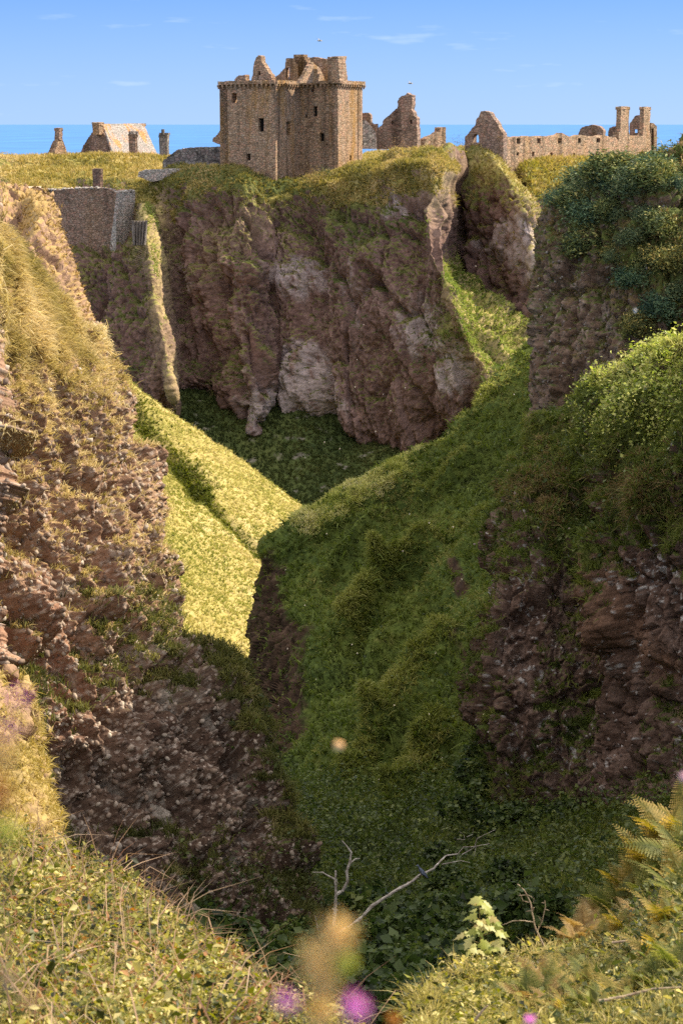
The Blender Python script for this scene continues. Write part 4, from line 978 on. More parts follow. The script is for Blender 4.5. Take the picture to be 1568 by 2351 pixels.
# =====  buildings on the left  =====
r = empty('slate_roofed_house', tuple(PV(250, 362, 302)), 'stone house with crow-stepped gables and a pale lichened slate roof, left of the keep', 'house')
HG = Wall(238, 300, 35)
wall('gable_wall', HG, z2([(550,340),(553,298),(570,250),(585,225),(600,200),(618,172),(637,150),(710,150),(725,172),(740,192),(755,222),(768,250),(788,308),(790,340)]), 0.7, M_ruin, r, ragged=1.0, step=2.6)
stack('chimney', Wall(z2([(672,0)])[0][0], 299.6, 35), *[z2([(a, 0)])[0][0] for a in (637, 682, 713)], z2([(0, 84)])[0][1], z2([(0, 165)])[0][1], M_keep, r)
def quadslab(name, pts, t, mat, parent, nseg=14, jit=0.0):
    a, b, c, d = [np.array(p) for p in pts]; n_ = np.cross(b-a, d-a); n_ /= np.linalg.norm(n_)
    if np.dot(n_, np.array([0, 0, CZ+5])-a) < 0: n_ = -n_
    bm = bmesh.new(); g = [[None]*(nseg+1) for _ in range(nseg+1)]; g2 = [[None]*(nseg+1) for _ in range(nseg+1)]
    for i in range(nseg+1):
        for j in range(nseg+1):
            u, v = i/nseg, j/nseg; p = (a*(1-u)+b*u)*(1-v) + (d*(1-u)+c*u)*v
            g[i][j] = bm.verts.new(p + n_*random.uniform(-jit, jit)); g2[i][j] = bm.verts.new(p - n_*t)
    for i in range(nseg):
        for j in range(nseg):
            bm.faces.new([g[i][j], g[i+1][j], g[i+1][j+1], g[i][j+1]]); bm.faces.new([g2[i][j], g2[i][j+1], g2[i+1][j+1], g2[i+1][j]])
    for i in range(nseg):
        for j in (0, nseg): bm.faces.new([g[i][j], g[i+1][j], g2[i+1][j], g2[i][j]])
        for j in (0, nseg): bm.faces.new([g[j][i], g[j][i+1], g2[j][i+1], g2[j][i]])
    return bm_obj(name, bm, mat, parent)
M_slate = mat_masonry('slate', (0.31, 0.29, 0.27), 0.0, 0.35, (0.5, 0.25), 0.75)
nt = M_slate.node_tree
# orange lichen drifts on the slates
for nd in list(nt.nodes):
    if nd.type == 'MIX' and abs(nd.inputs[7].default_value[0]-0.36) < .01: nd.inputs[7].default_value = (0.55, 0.24, 0.07, 1)
    if nd.type == 'MAP_RANGE' and abs(nd.inputs[1].default_value-0.50) < .005: nd.inputs[4].default_value = 0.85; nd.inputs[1].default_value = .52; nd.inputs[2].default_value = .60
    if nd.type == 'MAP_RANGE' and abs(nd.inputs[3].default_value-1.0) < .001: nd.inputs[4].default_value = 0.85
quadslab('roof', [PV(237,286,301), PV(331,285,314), PV(364,359,311.5), PV(262,357,297.5)], 0.25, M_slate, r, jit=.04)
quadslab('rear_roof', [PV(237,286.3,301), PV(331,285.3,314), PV(300,345,322), PV(200,345,309)], 0.25, M_slate, r)
wall('long_wall', Wall(262, 298.6, -52), [(262,357),(362,358),(362,372),(262,372)], 0.6, M_fort, r, ragged=0)
stack('chimney', Wall(z2([(965,0)])[0][0], 313, 35), *[z2([(a, 0)])[0][0] for a in (905, 965, 1000)], z2([(0, 92)])[0][1], z2([(0, 168)])[0][1], M_keep, r)
r = empty('chimney_stack', tuple(PV(305, 362, 292)), 'square free-standing stone chimney in front of the pale slate roof', 'chimney')
stack('shaft', Wall(z2([(930,0)])[0][0], 292, 35), *[z2([(a, 0)])[0][0] for a in (888, 932, 947)], z2([(0, 166)])[0][1], z2([(0, 345)])[0][1], M_ruin, r)
bm = bmesh.new(); Wc = Wall(z2([(930,0)])[0][0], 291.8, 35)
for a in (893, 912, 940): box(bm, Wc.at(*z2([(a, 166)])[0]), Wc.e, Wc.n, .3, .4, .5)
bm_obj('coping_stones', bm, M_rubble, r)
r = empty('chimney_stack', tuple(PV(376, 362, 290)), 'square stone chimney standing alone against the sea, right of the slate-roofed house', 'chimney')
stack('shaft', Wall(z2([(1150,0)])[0][0], 290, 35), *[z2([(a, 0)])[0][0] for a in (1097, 1150, 1165)], z2([(0, 168)])[0][1], z2([(0, 330)])[0][1], M_rubble, r)
bm = bmesh.new(); Wc = Wall(z2([(1130,0)])[0][0], 289.8, 35)
for a in (1102, 1118, 1140, 1156): box(bm, Wc.at(*z2([(a, 168)])[0]), Wc.e, Wc.n, .3, .4, .3 + .5*(a == 1118))
bm_obj('coping_stones', bm, M_rubble, r)
r = empty('ruined_gable', tuple(PV(132, 362, 296)), 'small crow-stepped gable with a chimney, leftmost on the grass bank', 'ruin')
wall('gable_wall', Wall(z2([(400,0)])[0][0], 296, 35), z2([(318,350),(322,303),(338,275),(355,235),(375,198),(402,195),(395,230),(372,330),(370,350)]), 0.7, M_ruin, r, ragged=1.0, step=2.6)
wall('side_wall', Wall(z2([(372,0)])[0][0], 294.5, -45), z2([(366,350),(372,318),(402,195),(430,195),(445,235),(458,275),(470,325),(470,350)]), 0.6, M_fort, r, ragged=.8)
stack('chimney', Wall(z2([(408,0)])[0][0], 295, 35), *[z2([(a, 0)])[0][0] for a in (376, 408, 430)], z2([(0, 122)])[0][1], z2([(0, 205)])[0][1], M_ruin, r)

# =====  walls on the near edge of the headland, left  =====
r = empty('rubble_wall', tuple(PV(440, 395, 266)), 'rough grey rubble retaining wall under a grass bank, against the left side of the keep', 'wall')
wall('wall', Wall(440, 266, 8), z2([(1118,400),(1122,350),(1150,325),(1185,300),(1210,280),(1230,267),(1300,257),(1400,252),(1530,250),(1535,430),(1280,425),(1130,405)]), 1.4, M_rubble, r, ragged=.8, step=2.2)
wn_, q = 0, z2([(1118,352),(1150,327),(1185,302),(1230,268),(1300,258),(1400,252),(1530,250)])
r2 = empty('rubble_wall', tuple(PV(380, 402, 262)), 'low pale drystone wall in front of the grass, between the gatepost and the keep', 'wall')
wall('wall', Wall(380, 261, -6), z2([(950,455),(955,425),(1000,408),(1100,405),(1200,400),(1290,402),(1340,398),(1490,392),(1515,378),(1518,420),(1300,445),(1180,475),(1040,490)]), 1.2, M_pale, r2, ragged=.8, step=2.2)
r = empty('curtain_wall', tuple(PV(267, 540, 255.5)), 'high rough curtain wall with pale coping stones across the gap at the left of the headland', 'wall')
WA = Wall(267, 255.5, 20, y0=450); WB = Wall(267, 255.5, -55, y0=450)
wall('front_wall', WA, [(40,433),(93,435),(133,434),(186,431),(213,429),(246,432),(267,441),(266,600),(150,640),(40,640)], 1.6, M_curtain, r, ragged=.5, keep=(6, 7, 8, 9))
wall('side_wall', WB, [(267,441),(285,438),(309,436),(311,446),(309,600),(266,600)], 1.6, M_pale, r, ragged=.5, keep=(4, 5))  # sunlit end face put into the colour by paler stone
def rock(bm, c, s, jit=.28):
    m_ = bmesh.ops.create_icosphere(bm, subdivisions=1, radius=1.0); sx, sy, sz = [s*random.uniform(.7, 1.3) for _ in range(3)]
    for v in m_['verts']:
        k = 1 + random.uniform(-jit, jit); v.co = Vector((v.co.x*sx*k, v.co.y*sy*k, v.co.z*sz*.7*k)) + Vector(c)
bm = bmesh.new()
for (a, b2) in (((60,434),(133,434)),((133,434),(213,429.5)),((213,429.5),(246,432)),((246,432),(267,441))):
    k = int(abs(b2[0]-a[0])/3.6)
    for j in range(k):
        t = (j+random.random()*.6)/k; rock(bm, WA.at(a[0]+(b2[0]-a[0])*t, a[1]+(b2[1]-a[1])*t + random.uniform(-.5, 1.5)) + WA.n*random.uniform(0, .8), random.uniform(.17, .34))
for j in range(26): rock(bm, WB.at(267+44*j/26, 441-5*j/26 + random.uniform(-1, 2)) + WB.n*random.uniform(0, .8), random.uniform(.17, .32))
bm_obj('coping', bm, M_pale, r)
r = empty('gatepost', tuple(PV(222, 430, 262)), 'dark square stone stub standing on top of the curtain wall behind the grass', 'gatepost')
stack('post', Wall(229, 260.5, 30), 212, 230, 236, 386, 440, M_ruin, r, cap=False)
# footpath behind the curtain wall
pth = [P3(-80, 433.5, 260.3), P3(30, 433.5, 260.3), P3(93, 434, 260.1), P3(96, 426.5, 268), P3(30, 425.5, 270), P3(-80, 427.5, 271)]
bm = bmesh.new(); slab(bm, [p + np.array([0, 0, .15]) for p in pth], [], np.array([0, 0, -1.0]), 3.0)
M_path = mat_plain('path_gravel', (0.55, 0.43, 0.32), .95, (0.42, 0.32, 0.24), 1.0)
tag(bm_obj('path', bm, M_path), kind='structure')
# rockfall netting hung on the buttress beside the curtain wall
def netting(xa, xb, ya, yb_, Y, name, lab):
    n1, n2 = 26, 34; u, v = np.meshgrid(np.linspace(0, 1, n1), np.linspace(0, 1, n2), indexing='ij')
    xx = xa + (xb-xa)*(u*(1-.25*v) + .12*v); yy = ya + (yb_-ya)*v + 5*u*(1-u)
    p = P3(xx.ravel(), yy.ravel(), (Y - 1.2*v + .28*np.sin(u*31+2*v) + .12*np.sin(u*67+v*3)).ravel())
    idx = np.arange(n1*n2).reshape(n1, n2); Q = np.stack([idx[:-1, :-1], idx[1:, :-1], idx[1:, 1:], idx[:-1, 1:]], -1).reshape(-1, 4)
    tt = (.5+.5*np.sin(u*31+2*v)).ravel(); c = ramp(np.array([[.13, .11, .095], [.23, .20, .175]]), tt**2 + .3*RNG.random(len(tt)))
    o = mesh_np(name, p, Q, M_far, c, smooth=True); so = o.modifiers.new('thick', 'SOLIDIFY'); so.thickness = .05
    return tag(o, lab, 'netting')
netting(302, 339, 505, 562, 240.5, 'rockfall_netting', 'grey folded rockfall netting draped on the buttress below the curtain wall corner')

# =====  gulls  =====
def gull(x, y, Y, lab):
    bm = bmesh.new()
    pr = [(-.28, .02), (-.22, .05), (-.1, .075), (.05, .08), (.16, .055), (.22, .045), (.27, .04), (.30, .015)]
    rings = []
    for a, rr in pr: rings.append([bm.verts.new((a, rr*cos(t*pi/4), rr*sin(t*pi/4))) for t in range(8)])
    for i in range(len(rings)-1):
        for k in range(8): bm.faces.new([rings[i][k], rings[i][(k+1) % 8], rings[i+1][(k+1) % 8], rings[i+1][k]])
    bm.faces.new(rings[0]); bm.faces.new(rings[-1][::-1])
    for s in (-1, 1):
        a = [(.10, s*.05, .03), (-.06, s*.05, .03), (-.08, s*.32, .16), (.05, s*.32, .16), (-.16, s*.66, .05), (-.10, s*.66, .06)]
        v = [bm.verts.new(q) for q in a]; bm.faces.new([v[0], v[1], v[2], v[3]]); bm.faces.new([v[3], v[2], v[4], v[5]])
    v = [bm.verts.new(q) for q in ((-.26, -.02, 0), (-.26, .02, 0), (-.40, .06, 0), (-.40, -.06, 0))]; bm.faces.new(v)
    o = bm_obj('gull', bm, mat_plain('gull_plumage', (.16, .17, .19), .8, (.3, .3, .31))); o.location = PV(x, y, Y); o.rotation_euler = (.25, 0, .5); o.scale = (1.15,)*3
    tag(o, lab, 'bird')
gull(734, 92, 240, 'tiny dark seabird gliding in the sky above the keep')
gull(942, 190, 250, 'tiny dark seabird in the sky above the broken chimney gable')

#--VEG

# ------------------------------------------------------------------ grasses and ground cover (uncountable: one object each)
def mk(T, n, nb, ln, wd, colf, wt, **kw):
    P, N, i = scatter(T, n, wt); return blades(P, N, nb, ln, wd, colf, **kw)
PAL_G = [(.035,.050,.012), (.085,.115,.022), (.15,.18,.035), (.25,.25,.07)]
PAL_GS = [(.06,.065,.02), (.12,.13,.03), (.20,.18,.06), (.34,.27,.12)]
PAL_Y = [(.15,.19,.04), (.31,.32,.08), (.45,.40,.14), (.58,.49,.25)]
PAL_S = [(.22,.19,.06), (.46,.37,.15), (.64,.52,.27), (.76,.65,.40)]
PAL_LIP = [(.12,.12,.03), (.26,.23,.06), (.42,.33,.12), (.56,.43,.22)]
pc = lambda T: (T['px'], T['py'])
px, py = pc(T_P)
g1 = mk(T_P, 15000, 4, .75, .10, tuftcol([(.12,.12,.03), (.28,.23,.06), (.48,.37,.14), (.64,.50,.27)], .12), sst(345, 356, py)*(px < 500)*(1-seg(px, py, -80, 428, 90, 428, 5)))
g1b = mk(T_P, 5000, 4, .6, .08, tuftcol(PAL_LIP, .2), 1.0*(px > 820)*(py < 400))
blades_obj('rough_grass', [g1, g1b], M_grass, kind='stuff', label='rough yellow and green grass on the headland bank', cat='grass')
px, py = pc(T_H)
lip = T_H['mask']*(py < 470)*sst(330, 350, py)
g2 = mk(T_H, 24000, 4, .55, .09, tuftcol(PAL_LIP, .15, .6), lip*(0.25+blobs(px, py, [(960,400,130,60,1.6),(780,440,80,50,1.0),(420,440,80,40,.7),(340,470,40,40,.8)])))
g2b = mk(T_H, 15000, 4, .5, .09, tuftcol(PAL_GS, .2), T_H['mask']*(py >= 380)*(py < 1000))
w3 = blobs(px, py, [(1002,500,20,70,.4),(1090,720,70,90,1.5),(1150,800,60,60,1.5),(1040,640,30,50,1.0),(350,600,20,50,.6),(370,750,14,60,.4),(330,500,30,40,.9)])
g3 = mk(T_H, 17000, 4, .5, .08, tuftcol([(.10,.15,.03), (.22,.29,.06), (.36,.40,.11), (.52,.48,.2)], .25), np.clip(w3-.25, 0, 1)*sst(-.1, .35, T_H['n'][:, 0]))
px, py = pc(T_B); g4 = mk(T_B, 5000, 4, .6, .09, tuftcol(PAL_LIP, .15), T_B['mask']*(py < 640))
px, py = pc(T_C); g5 = mk(T_C, 12000, 4, .8, .12, tuftcol([(.12,.13,.03), (.26,.24,.05), (.42,.33,.10), (.55,.42,.2)], .1), (.15+T_C['mask'])*(py < 500)*(py > 350))
blades_obj('cliff_grass', [g2, g2b, g3, g4, g5], M_grass, kind='stuff', label='yellow and green grass on the cliff edges under the castle', cat='grass')
px, py = pc(T_T)
blades_obj('talus_grass', [mk(T_T, 16000, 4, .5, .10, tuftcol([(.03,.045,.014), (.055,.075,.022), (.09,.11,.03), (.14,.13,.045)], .12), T_T['mask'])], M_grass, kind='stuff', label='dark green grass at the foot of the far cliff', cat='grass')
px, py = pc(T_L3)
gl = segs(px, py, [(305,930,470,1135,18,1.0),(470,1135,600,1275,6,.8)])
blades_obj('slope_grass', [mk(T_L3, 60000, 4, .32, .055, tuftcol(PAL_Y, .10, .55, .55), 1-.8*np.clip(gl, 0, 1)), mk(T_L3, 5000, 5, .5, .10, tuftcol([(.07,.09,.015), (.13,.15,.025), (.22,.22,.04)], .3), gl)], M_grass,
           kind='stuff', label='sunlit yellow grass on the slope in the gully', cat='grass')
px, py = pc(T_L)
upg = blobs(px, py, [(20,620,150,150,1.6),(150,780,70,90,.5)])
upg = upg*(.15+sst(-.25, .25, fbm(T_L['p'], .9, 3, seed=102)))
gA = mk(T_L, 19000, 6, .40, .032, tuftcol(PAL_S, .35, .6, .4), upg*(.3+T_L['mask'])*(px < 330), droop=.9, up=.45, spread=.35, lean=(.35, -.15, 0))
gB = mk(T_L, 15000, 6, .30, .026, tuftcol(PAL_S, .5, .6, .5), (T_L['mask']**1.5)*sst(1750, 1400, py+.5*px)*(py > 700), droop=1.0, up=.4, spread=.4, lean=(.3, -.2, 0))
gC = mk(T_L, 16000, 6, .42, .030, tuftcol([(.05,.055,.018), (.10,.11,.03), (.17,.17,.05), (.26,.22,.09)], .5), (T_L['mask']**2)*sst(1350, 1700, py+.4*px), droop=1.0, up=.4, spread=.4)
px, py = pc(T_LB); gD = mk(T_LB, 2600, 5, .4, .06, tuftcol([(.16,.11,.04), (.32,.22,.08), (.46,.33,.14)], .3), .3+T_LB['mask'])
px, py = pc(T_LL); gE = mk(T_LL, 6500, 6, .20, .018, tuftcol([(.20,.15,.04), (.38,.30,.08), (.52,.42,.15), (.62,.5,.25)], .7), .05+T_LL['mask'], droop=.9, up=.5)
blades_obj('dry_grass', [gA, gB, gC, gD, gE], M_grass, kind='stuff', label='pale dry grass hanging in tufts on the near cliff', cat='grass')
px, py = pc(T_S)
gF2 = mk(T_S, 5000, 6, .75, .09, tuftcol([(.06,.09,.02), (.12,.16,.03), (.20,.24,.06)], .25, .8, .6), (.1+T_S['mask'])*sst(2150, 1900, py), droop=1.0, up=.6)
gF = mk(T_S, 50000, 5, .32, .044, tuftcol([(.05,.065,.016), (.11,.145,.028), (.19,.22,.045), (.30,.29,.09)], .16, 1.0, .55), (.1+T_S['mask'])*sst(2150, 1900, py), droop=.9, up=.55)
crest = seg(*pc(T_S), 705, 1200, 905, 1088, 20) + .6*seg(*pc(T_S), 905, 1083, 1130, 905, 8)
gG = mk(T_S, 10000, 5, .36, .045, tuftcol([(.20,.24,.05), (.40,.42,.10), (.56,.54,.2), (.68,.62,.34)], .4), crest, droop=.5, up=.9)  # sunlit rim of the crest put into paler blades
px, py = pc(T_K); gK = mk(T_K, 7000, 5, .45, .05, tuftcol([(.06,.06,.02), (.12,.12,.035), (.20,.15,.06), (.32,.22,.11)], .3), T_K['mask']*(py < 1100), droop=1.0, up=.4)
fold = segs(*pc(T_S), [(1010,1260,880,1335,10,1.0),(880,1335,805,1445,10,1.0),(1060,1475,900,1695,13,.9),(900,1695,815,1800,12,.8),(1060,1695,950,1890,13,1.0),(1130,1180,1000,1230,10,.6),(1090,1040,950,1150,9,.5)])
gF3 = mk(T_S, 9000, 6, .48, .05, tuftcol([(.14,.17,.03), (.24,.26,.06), (.34,.32,.10)], .4), fold, droop=.9, up=.6)  # drier blades along the folds; light on their ridges put into the colour
blades_obj('spur_grass', [gF, gF3, gF2, gG, gK], M_grass, kind='stuff', label='long green grass covering the shaded spur', cat='grass')
px, py = pc(T_R)
gH = mk(T_R, 34000, 6, .42, .034, tuftcol(PAL_G, .35, .6, .5), T_R['mask']*(py > 800), droop=1.0, up=.4)
gI = mk(T_R, 5000, 6, .45, .03, tuftcol([(.12,.09,.035), (.22,.16,.07), (.32,.24,.12)], .5), T_R['mask']*blobs(px, py, [(1480,1130,90,60,1),(1270,1100,30,60,1),(1260,1170,20,50,1.0),(1200,1150,30,30,.8),(1080,1400,40,60,.4)]), droop=1.0, up=.4)
tops = blobs(px, py, [(1500,800,70,60,1.5),(1568,760,60,60,1.5),(1420,880,30,40,1.0)])
gJ = mk(T_R, 4500, 6, .5, .035, tuftcol([(.18,.22,.04), (.32,.36,.08), (.48,.46,.16), (.6,.52,.3)], .4), tops, droop=.6, up=.9)
gM = mk(T_V, 9000, 5, .6, .05, tuftcol(PAL_G, .3), 1.0, droop=.9)
blades_obj('bank_grass', [gH, gI, gJ, gM], M_grass, kind='stuff', label='long drooping green grass on the near right cliffs', cat='grass')

# low leafy growth (nettle, bramble, campion) on shaded banks
def lf(T, n, size, cols, wt, lift=.15, clump=1, sp=.12, **kw):
    P, N, i = scatter(T, n//clump, wt); P = np.repeat(P, clump, 0); N = np.repeat(N, clump, 0)
    P = P + N*(lift*RNG.random((len(P), 1))) + RNG.normal(size=P.shape)*sp
    return leaves(P, size, leafcol(cols, **kw), nrm=N)
px, py = pc(T_S); l1 = lf(T_S, 20000, .14, [(.03,.05,.013), (.07,.10,.025), (.13,.17,.04), (.20,.22,.07)], .3+sst(1600, 2000, py), lift=.3, clump=5, sp=.16)
px, py = pc(T_R); l2 = lf(T_R, 30000, .12, [(.03,.05,.013), (.065,.10,.025), (.12,.16,.04), (.20,.22,.07)], T_R['mask']*(.25+blobs(px, py, [(1280,1080,110,110,1.0),(1290,1240,70,50,1.0),(1450,1000,120,150,1.6),(1250,2000,260,120,2.0),(1120,1930,60,150,1.6)])), lift=.3, clump=5, sp=.14)
l2b = lf(T_R, 42000, .12, [(.16,.22,.04), (.34,.42,.08), (.54,.56,.16), (.68,.64,.26)], blobs(px, py, [(1440,920,60,70,1.2),(1500,880,80,80,1.5),(1560,850,60,60,1.0),(1520,950,80,60,.6)]), lift=.6, clump=4, sp=.18)  # sunlight on the bush top put into much brighter leaf colours
px, py = pc(T_V); l3 = lf(T_V, 60000, .15, [(.022,.042,.012), (.065,.10,.024), (.13,.17,.04), (.22,.25,.07)], 1.0*(py > 1750), lift=.9, clump=6, sp=.22)
px, py = pc(T_L); l4 = lf(T_L, 9000, .12, [(.03,.05,.013), (.07,.10,.025), (.13,.16,.04)], blobs(px, py, [(640,1750,60,150,.8),(600,2050,120,80,2.0),(450,2080,80,80,1.5)]), lift=.4, clump=5, sp=.15)
V_, T_, C_ = merge([l1, l2, l2b, l3, l4])
tag(mesh_np('undergrowth', V_, T_, M_leaf, C_), 'low leafy undergrowth on the shaded banks of the ravine', 'undergrowth', kind='stuff')

# cobbles standing out of the conglomerate of the near cliffs
def cobbles(name, T, n, smin, smax, wt, lab, cols, sink=.25):
    P, N, i = scatter(T, n, wt)
    t = (1+5**.5)/2
    iv = np.array([(-1,t,0),(1,t,0),(-1,-t,0),(1,-t,0),(0,-1,t),(0,1,t),(0,-1,-t),(0,1,-t),(t,0,-1),(t,0,1),(-t,0,-1),(-t,0,1)], float); iv /= np.linalg.norm(iv[0])
    it = np.array([(0,11,5),(0,5,1),(0,1,7),(0,7,10),(0,10,11),(1,5,9),(5,11,4),(11,10,2),(10,7,6),(7,1,8),(3,9,4),(3,4,2),(3,2,6),(3,6,8),(3,8,9),(4,9,5),(2,4,11),(6,2,10),(8,6,7),(9,8,1)])
    k = len(P); s = smin + (smax-smin)*RNG.random(k)**3
    A = RNG.normal(size=(k, 3)); A /= np.linalg.norm(A, axis=1)[:, None]; B = np.cross(A, RNG.normal(size=(k, 3))); B /= np.linalg.norm(B, axis=1)[:, None]; Cx = np.cross(A, B)
    M = np.stack([A*(s*1.2)[:, None], B*(s*.85)[:, None], Cx*(s*.7)[:, None]], 1)
    V = np.einsum('vj,kji->kvi', iv, M)*(1 + .12*RNG.normal(size=(k, 12, 1))) + (P - N*(s*sink)[:, None])[:, None]
    Tn = (it[None] + (np.arange(k)*12)[:, None, None]).reshape(-1, 3)
    c = ramp(cols, RNG.random(k))
    o = mesh_np(name, V.reshape(-1, 3), Tn, M_stone, np.repeat(c, 12, 0), smooth=True)
    return tag(o, lab, 'cobbles', kind='stuff')
px, py = pc(T_L)
SC_ = [(.13,.092,.072), (.22,.16,.12), (.31,.24,.185), (.44,.38,.31)]
wl_ = (1-.75*T_L['mask'])*sst(650, 1000, py+.3*px)*(.38+np.clip(1.6*fbm(T_L['p'], .9, 3, .6, seed=101)+.45, 0, 1)**2)
cobbles('embedded_cobbles', T_L, 30000, .026, .13, wl_, 'rounded cobbles standing out of the near left cliff', SC_, .15)
px, py = pc(T_R)
cobbles('embedded_cobbles', T_R, 8000, .02, .085, (1-.85*T_R['mask'])*(py > 1000)*(.1+np.clip(1.5*fbm(T_R['p'], .8, 3, .6, seed=103)+.3, 0, 1)**2), 'small cobbles and pale lichen spots on the right cliff', [(.08,.055,.045), (.13,.095,.08), (.2,.155,.13), (.38,.35,.33)], .2)
px, py = pc(T_K)
cobbles('embedded_cobbles', T_K, 8000, .04, .12, (1-.85*T_K['mask'])*(py > 450), 'cobbles standing out of the rock stack under the gorse', [(.07,.055,.045), (.12,.095,.08), (.19,.155,.13), (.32,.29,.26)], .15)

# ------------------------------------------------------------------ bushes
def bush(name, mat, R, ncl, nlf, size, cols, squash=(1, 1, .8), asp=.5, sp=.22, mound=.0):
    """many leaf clumps spread through a lumpy crown"""
    a = RNG.normal(size=(ncl, 3)); a /= np.linalg.norm(a, axis=1)[:, None]; a[:, 2] = np.abs(a[:, 2])*(1+mound) - .25
    c = a*(R*(.55+.5*RNG.random((ncl, 1))))*np.array(squash)
    P = np.repeat(c, nlf, 0); d = RNG.normal(size=P.shape)*R*sp; P = P + d
    shade = np.repeat(RNG.random(ncl), nlf)
    def cf(P_, k): return ramp(cols, .65*shade + .5*RNG.random(k) - .08)
    V, T, C = leaves(P, size, cf, nrm=P/np.linalg.norm(P, axis=1)[:, None], asp=asp)
    return mesh_np(name, V, T, mat, C)
def copy_tree(o, parent=None):
    c = o.copy(); COL.objects.link(c)
    if parent is not None: c.parent = parent
    for ch in list(o.children):
        copy_tree(ch, c)
    return c
def nearest(T, x, y):
    d = (T['px']-x)**2 + (T['py']-y)**2; return int(np.argmin(d))
GC = [(.024,.044,.027), (.06,.098,.048), (.115,.165,.066), (.21,.25,.09), (.36,.34,.14)]
gors = [bush('gorse_bush', M_gorse, 1.0, 60, 80, .15*q_, np.array(GC)*np.array(k_), asp=.35, sp=.23) for q_, k_ in ((1, (1, 1, 1.1)), (.8, (.8, 1, 1.3)), (1.1, (1.25, 1.1, .9)), (.9, (1.5, 1.15, .9)))]
GL = 'dark green gorse bush on the top of the rock stack'
for g_ in gors: tag(g_, GL, 'gorse', 'gorse bushes on the rock stack')
px, py = pc(T_K)
wk = blobs(px, py, [(1330,478,26,16,.9),(1308,520,16,30,.8),(1370,520,30,50,.9),(1350,470,40,30,1.0),(1400,470,60,60,1.5),(1480,500,90,80,1.6),(1450,620,60,70,1.0),(1520,680,80,90,1.5),(1560,440,70,60,1.3),(1380,560,40,50,.7),(1480,760,40,40,.7),(1420,410,60,15,1.2),(1500,395,70,15,1.2),(1560,600,60,120,1.0),(1310,500,20,20,1.0),(1600,400,60,40,1.0)])
wk = wk*(1 - np.clip(blobs(px, py, [(1390,690,26,60,1.0),(1275,640,40,120,1.0),(1350,620,30,60,1.0),(1340,800,60,100,1.0)]), 0, 1))
sp_, sn, _ = scatter(T_K, 170, np.clip(wk-.25, 0, 2))
for k, p in enumerate(sp_):
    o = gors[k] if k < 4 else gors[k % 4].copy()
    if k >= 4: COL.objects.link(o)
    s = random.choice((.5, .6, .7, .8, .95, 1.1, 1.3)); o.location = p + sn[k]*.1; o.scale = (s, s, s*random.uniform(.8, 1.1)); o.rotation_euler = (random.uniform(-.3, .3), random.uniform(-.3, .3), random.uniform(0, 6.3))
# sycamore scrub filling the ravine bottom
SY = [(.015,.028,.010), (.045,.078,.02), (.11,.155,.04), (.24,.27,.08)]
syc = [bush('sycamore_scrub', M_leaf, 1.0, 34, 70, .16, SY, squash=(1, 1, .85), asp=.8, sp=.12) for _ in range(4)]
for s_ in syc: tag(s_, 'leafy green sycamore scrub filling the shaded bottom of the ravine', 'shrub', 'sycamore scrub in the ravine bottom')
spots = [(700,2270,44),(760,2230,47),(830,2200,50),(900,2180,52),(960,2160,53),(1000,2200,48),(940,2240,46),(870,2280,43),(800,2320,41),(720,2340,40),(640,2290,43),(580,2230,47),(520,2190,50),(640,2220,48),(700,2190,51),
         (1030,2110,56),(1080,2150,52),(960,2110,58),(860,2130,56),(560,2130,55),(500,2080,57),(620,2140,55),(450,2150,52),(960,2320,41),(1040,2250,45),(660,2130,57),(1120,2100,55),(1200,2120,50),(1010,1960,66),(1060,1860,70),(1090,1780,74),(1030,2030,62),(1160,2010,60),(1120,1810,73),(1105,1735,75),(1150,1890,70.5),(1250,1885,69.5),(1340,1905,68.5),(1300,1860,69.8),(1200,1870,70),(1420,1915,67),(1480,1900,66)]
for k, (x, y, Y) in enumerate(spots):
    o = syc[k] if k < 4 else syc[k % 4].copy()
    if k >= 4: COL.objects.link(o)
    s = random.uniform(.9, 1.5)*(1 if y > 2050 else .6); o.location = PV(x, y, Y); o.scale = (s, s, s); o.rotation_euler = (0, 0, random.uniform(0, 6.3))
# weeds by the castle walls
def weed(x, y, Y, R, lab, cols, sz=.16, nm='dock_weed', cat='weed'):
    o = bush(nm, M_leaf, R, 40, 16, sz, cols, squash=(1.2, .6, 1.3), asp=.3, sp=.25); o.location = PV(x, y, Y); return tag(o, lab, cat)
weed(722, 410, 253, 1.3, 'straw-brown weeds at the foot of the keep between its two wings', [(.14,.10,.04), (.3,.22,.09), (.42,.32,.15)])
weed(745, 400, 254.5, .9, 'dark green weed clump at the foot of the keep, near its right corner', [(.03,.05,.02), (.07,.09,.03), (.14,.14,.05)])
weed(1052, 335, 276, 1.6, 'thin dark leafless bush against the sea, left of the pointed gable', [(.05,.045,.05), (.10,.09,.09), (.16,.13,.11)], .12, 'thin_bush', 'bush')
weed(1010, 352, 262, 1.2, 'low reddish brown weeds in front of the low sunlit wall fragment', [(.14,.08,.05), (.28,.17,.10), (.36,.25,.15)])
weed(915, 347, 262, 1.6, 'reddish brown weeds along the foot of the broken chimney gable', [(.14,.08,.06), (.28,.18,.12), (.38,.28,.18)])
weed(1300, 357, 276, 1.6, 'pinkish brown weeds against the middle of the long range wall', [(.25,.15,.09), (.42,.28,.16), (.5,.36,.22)])

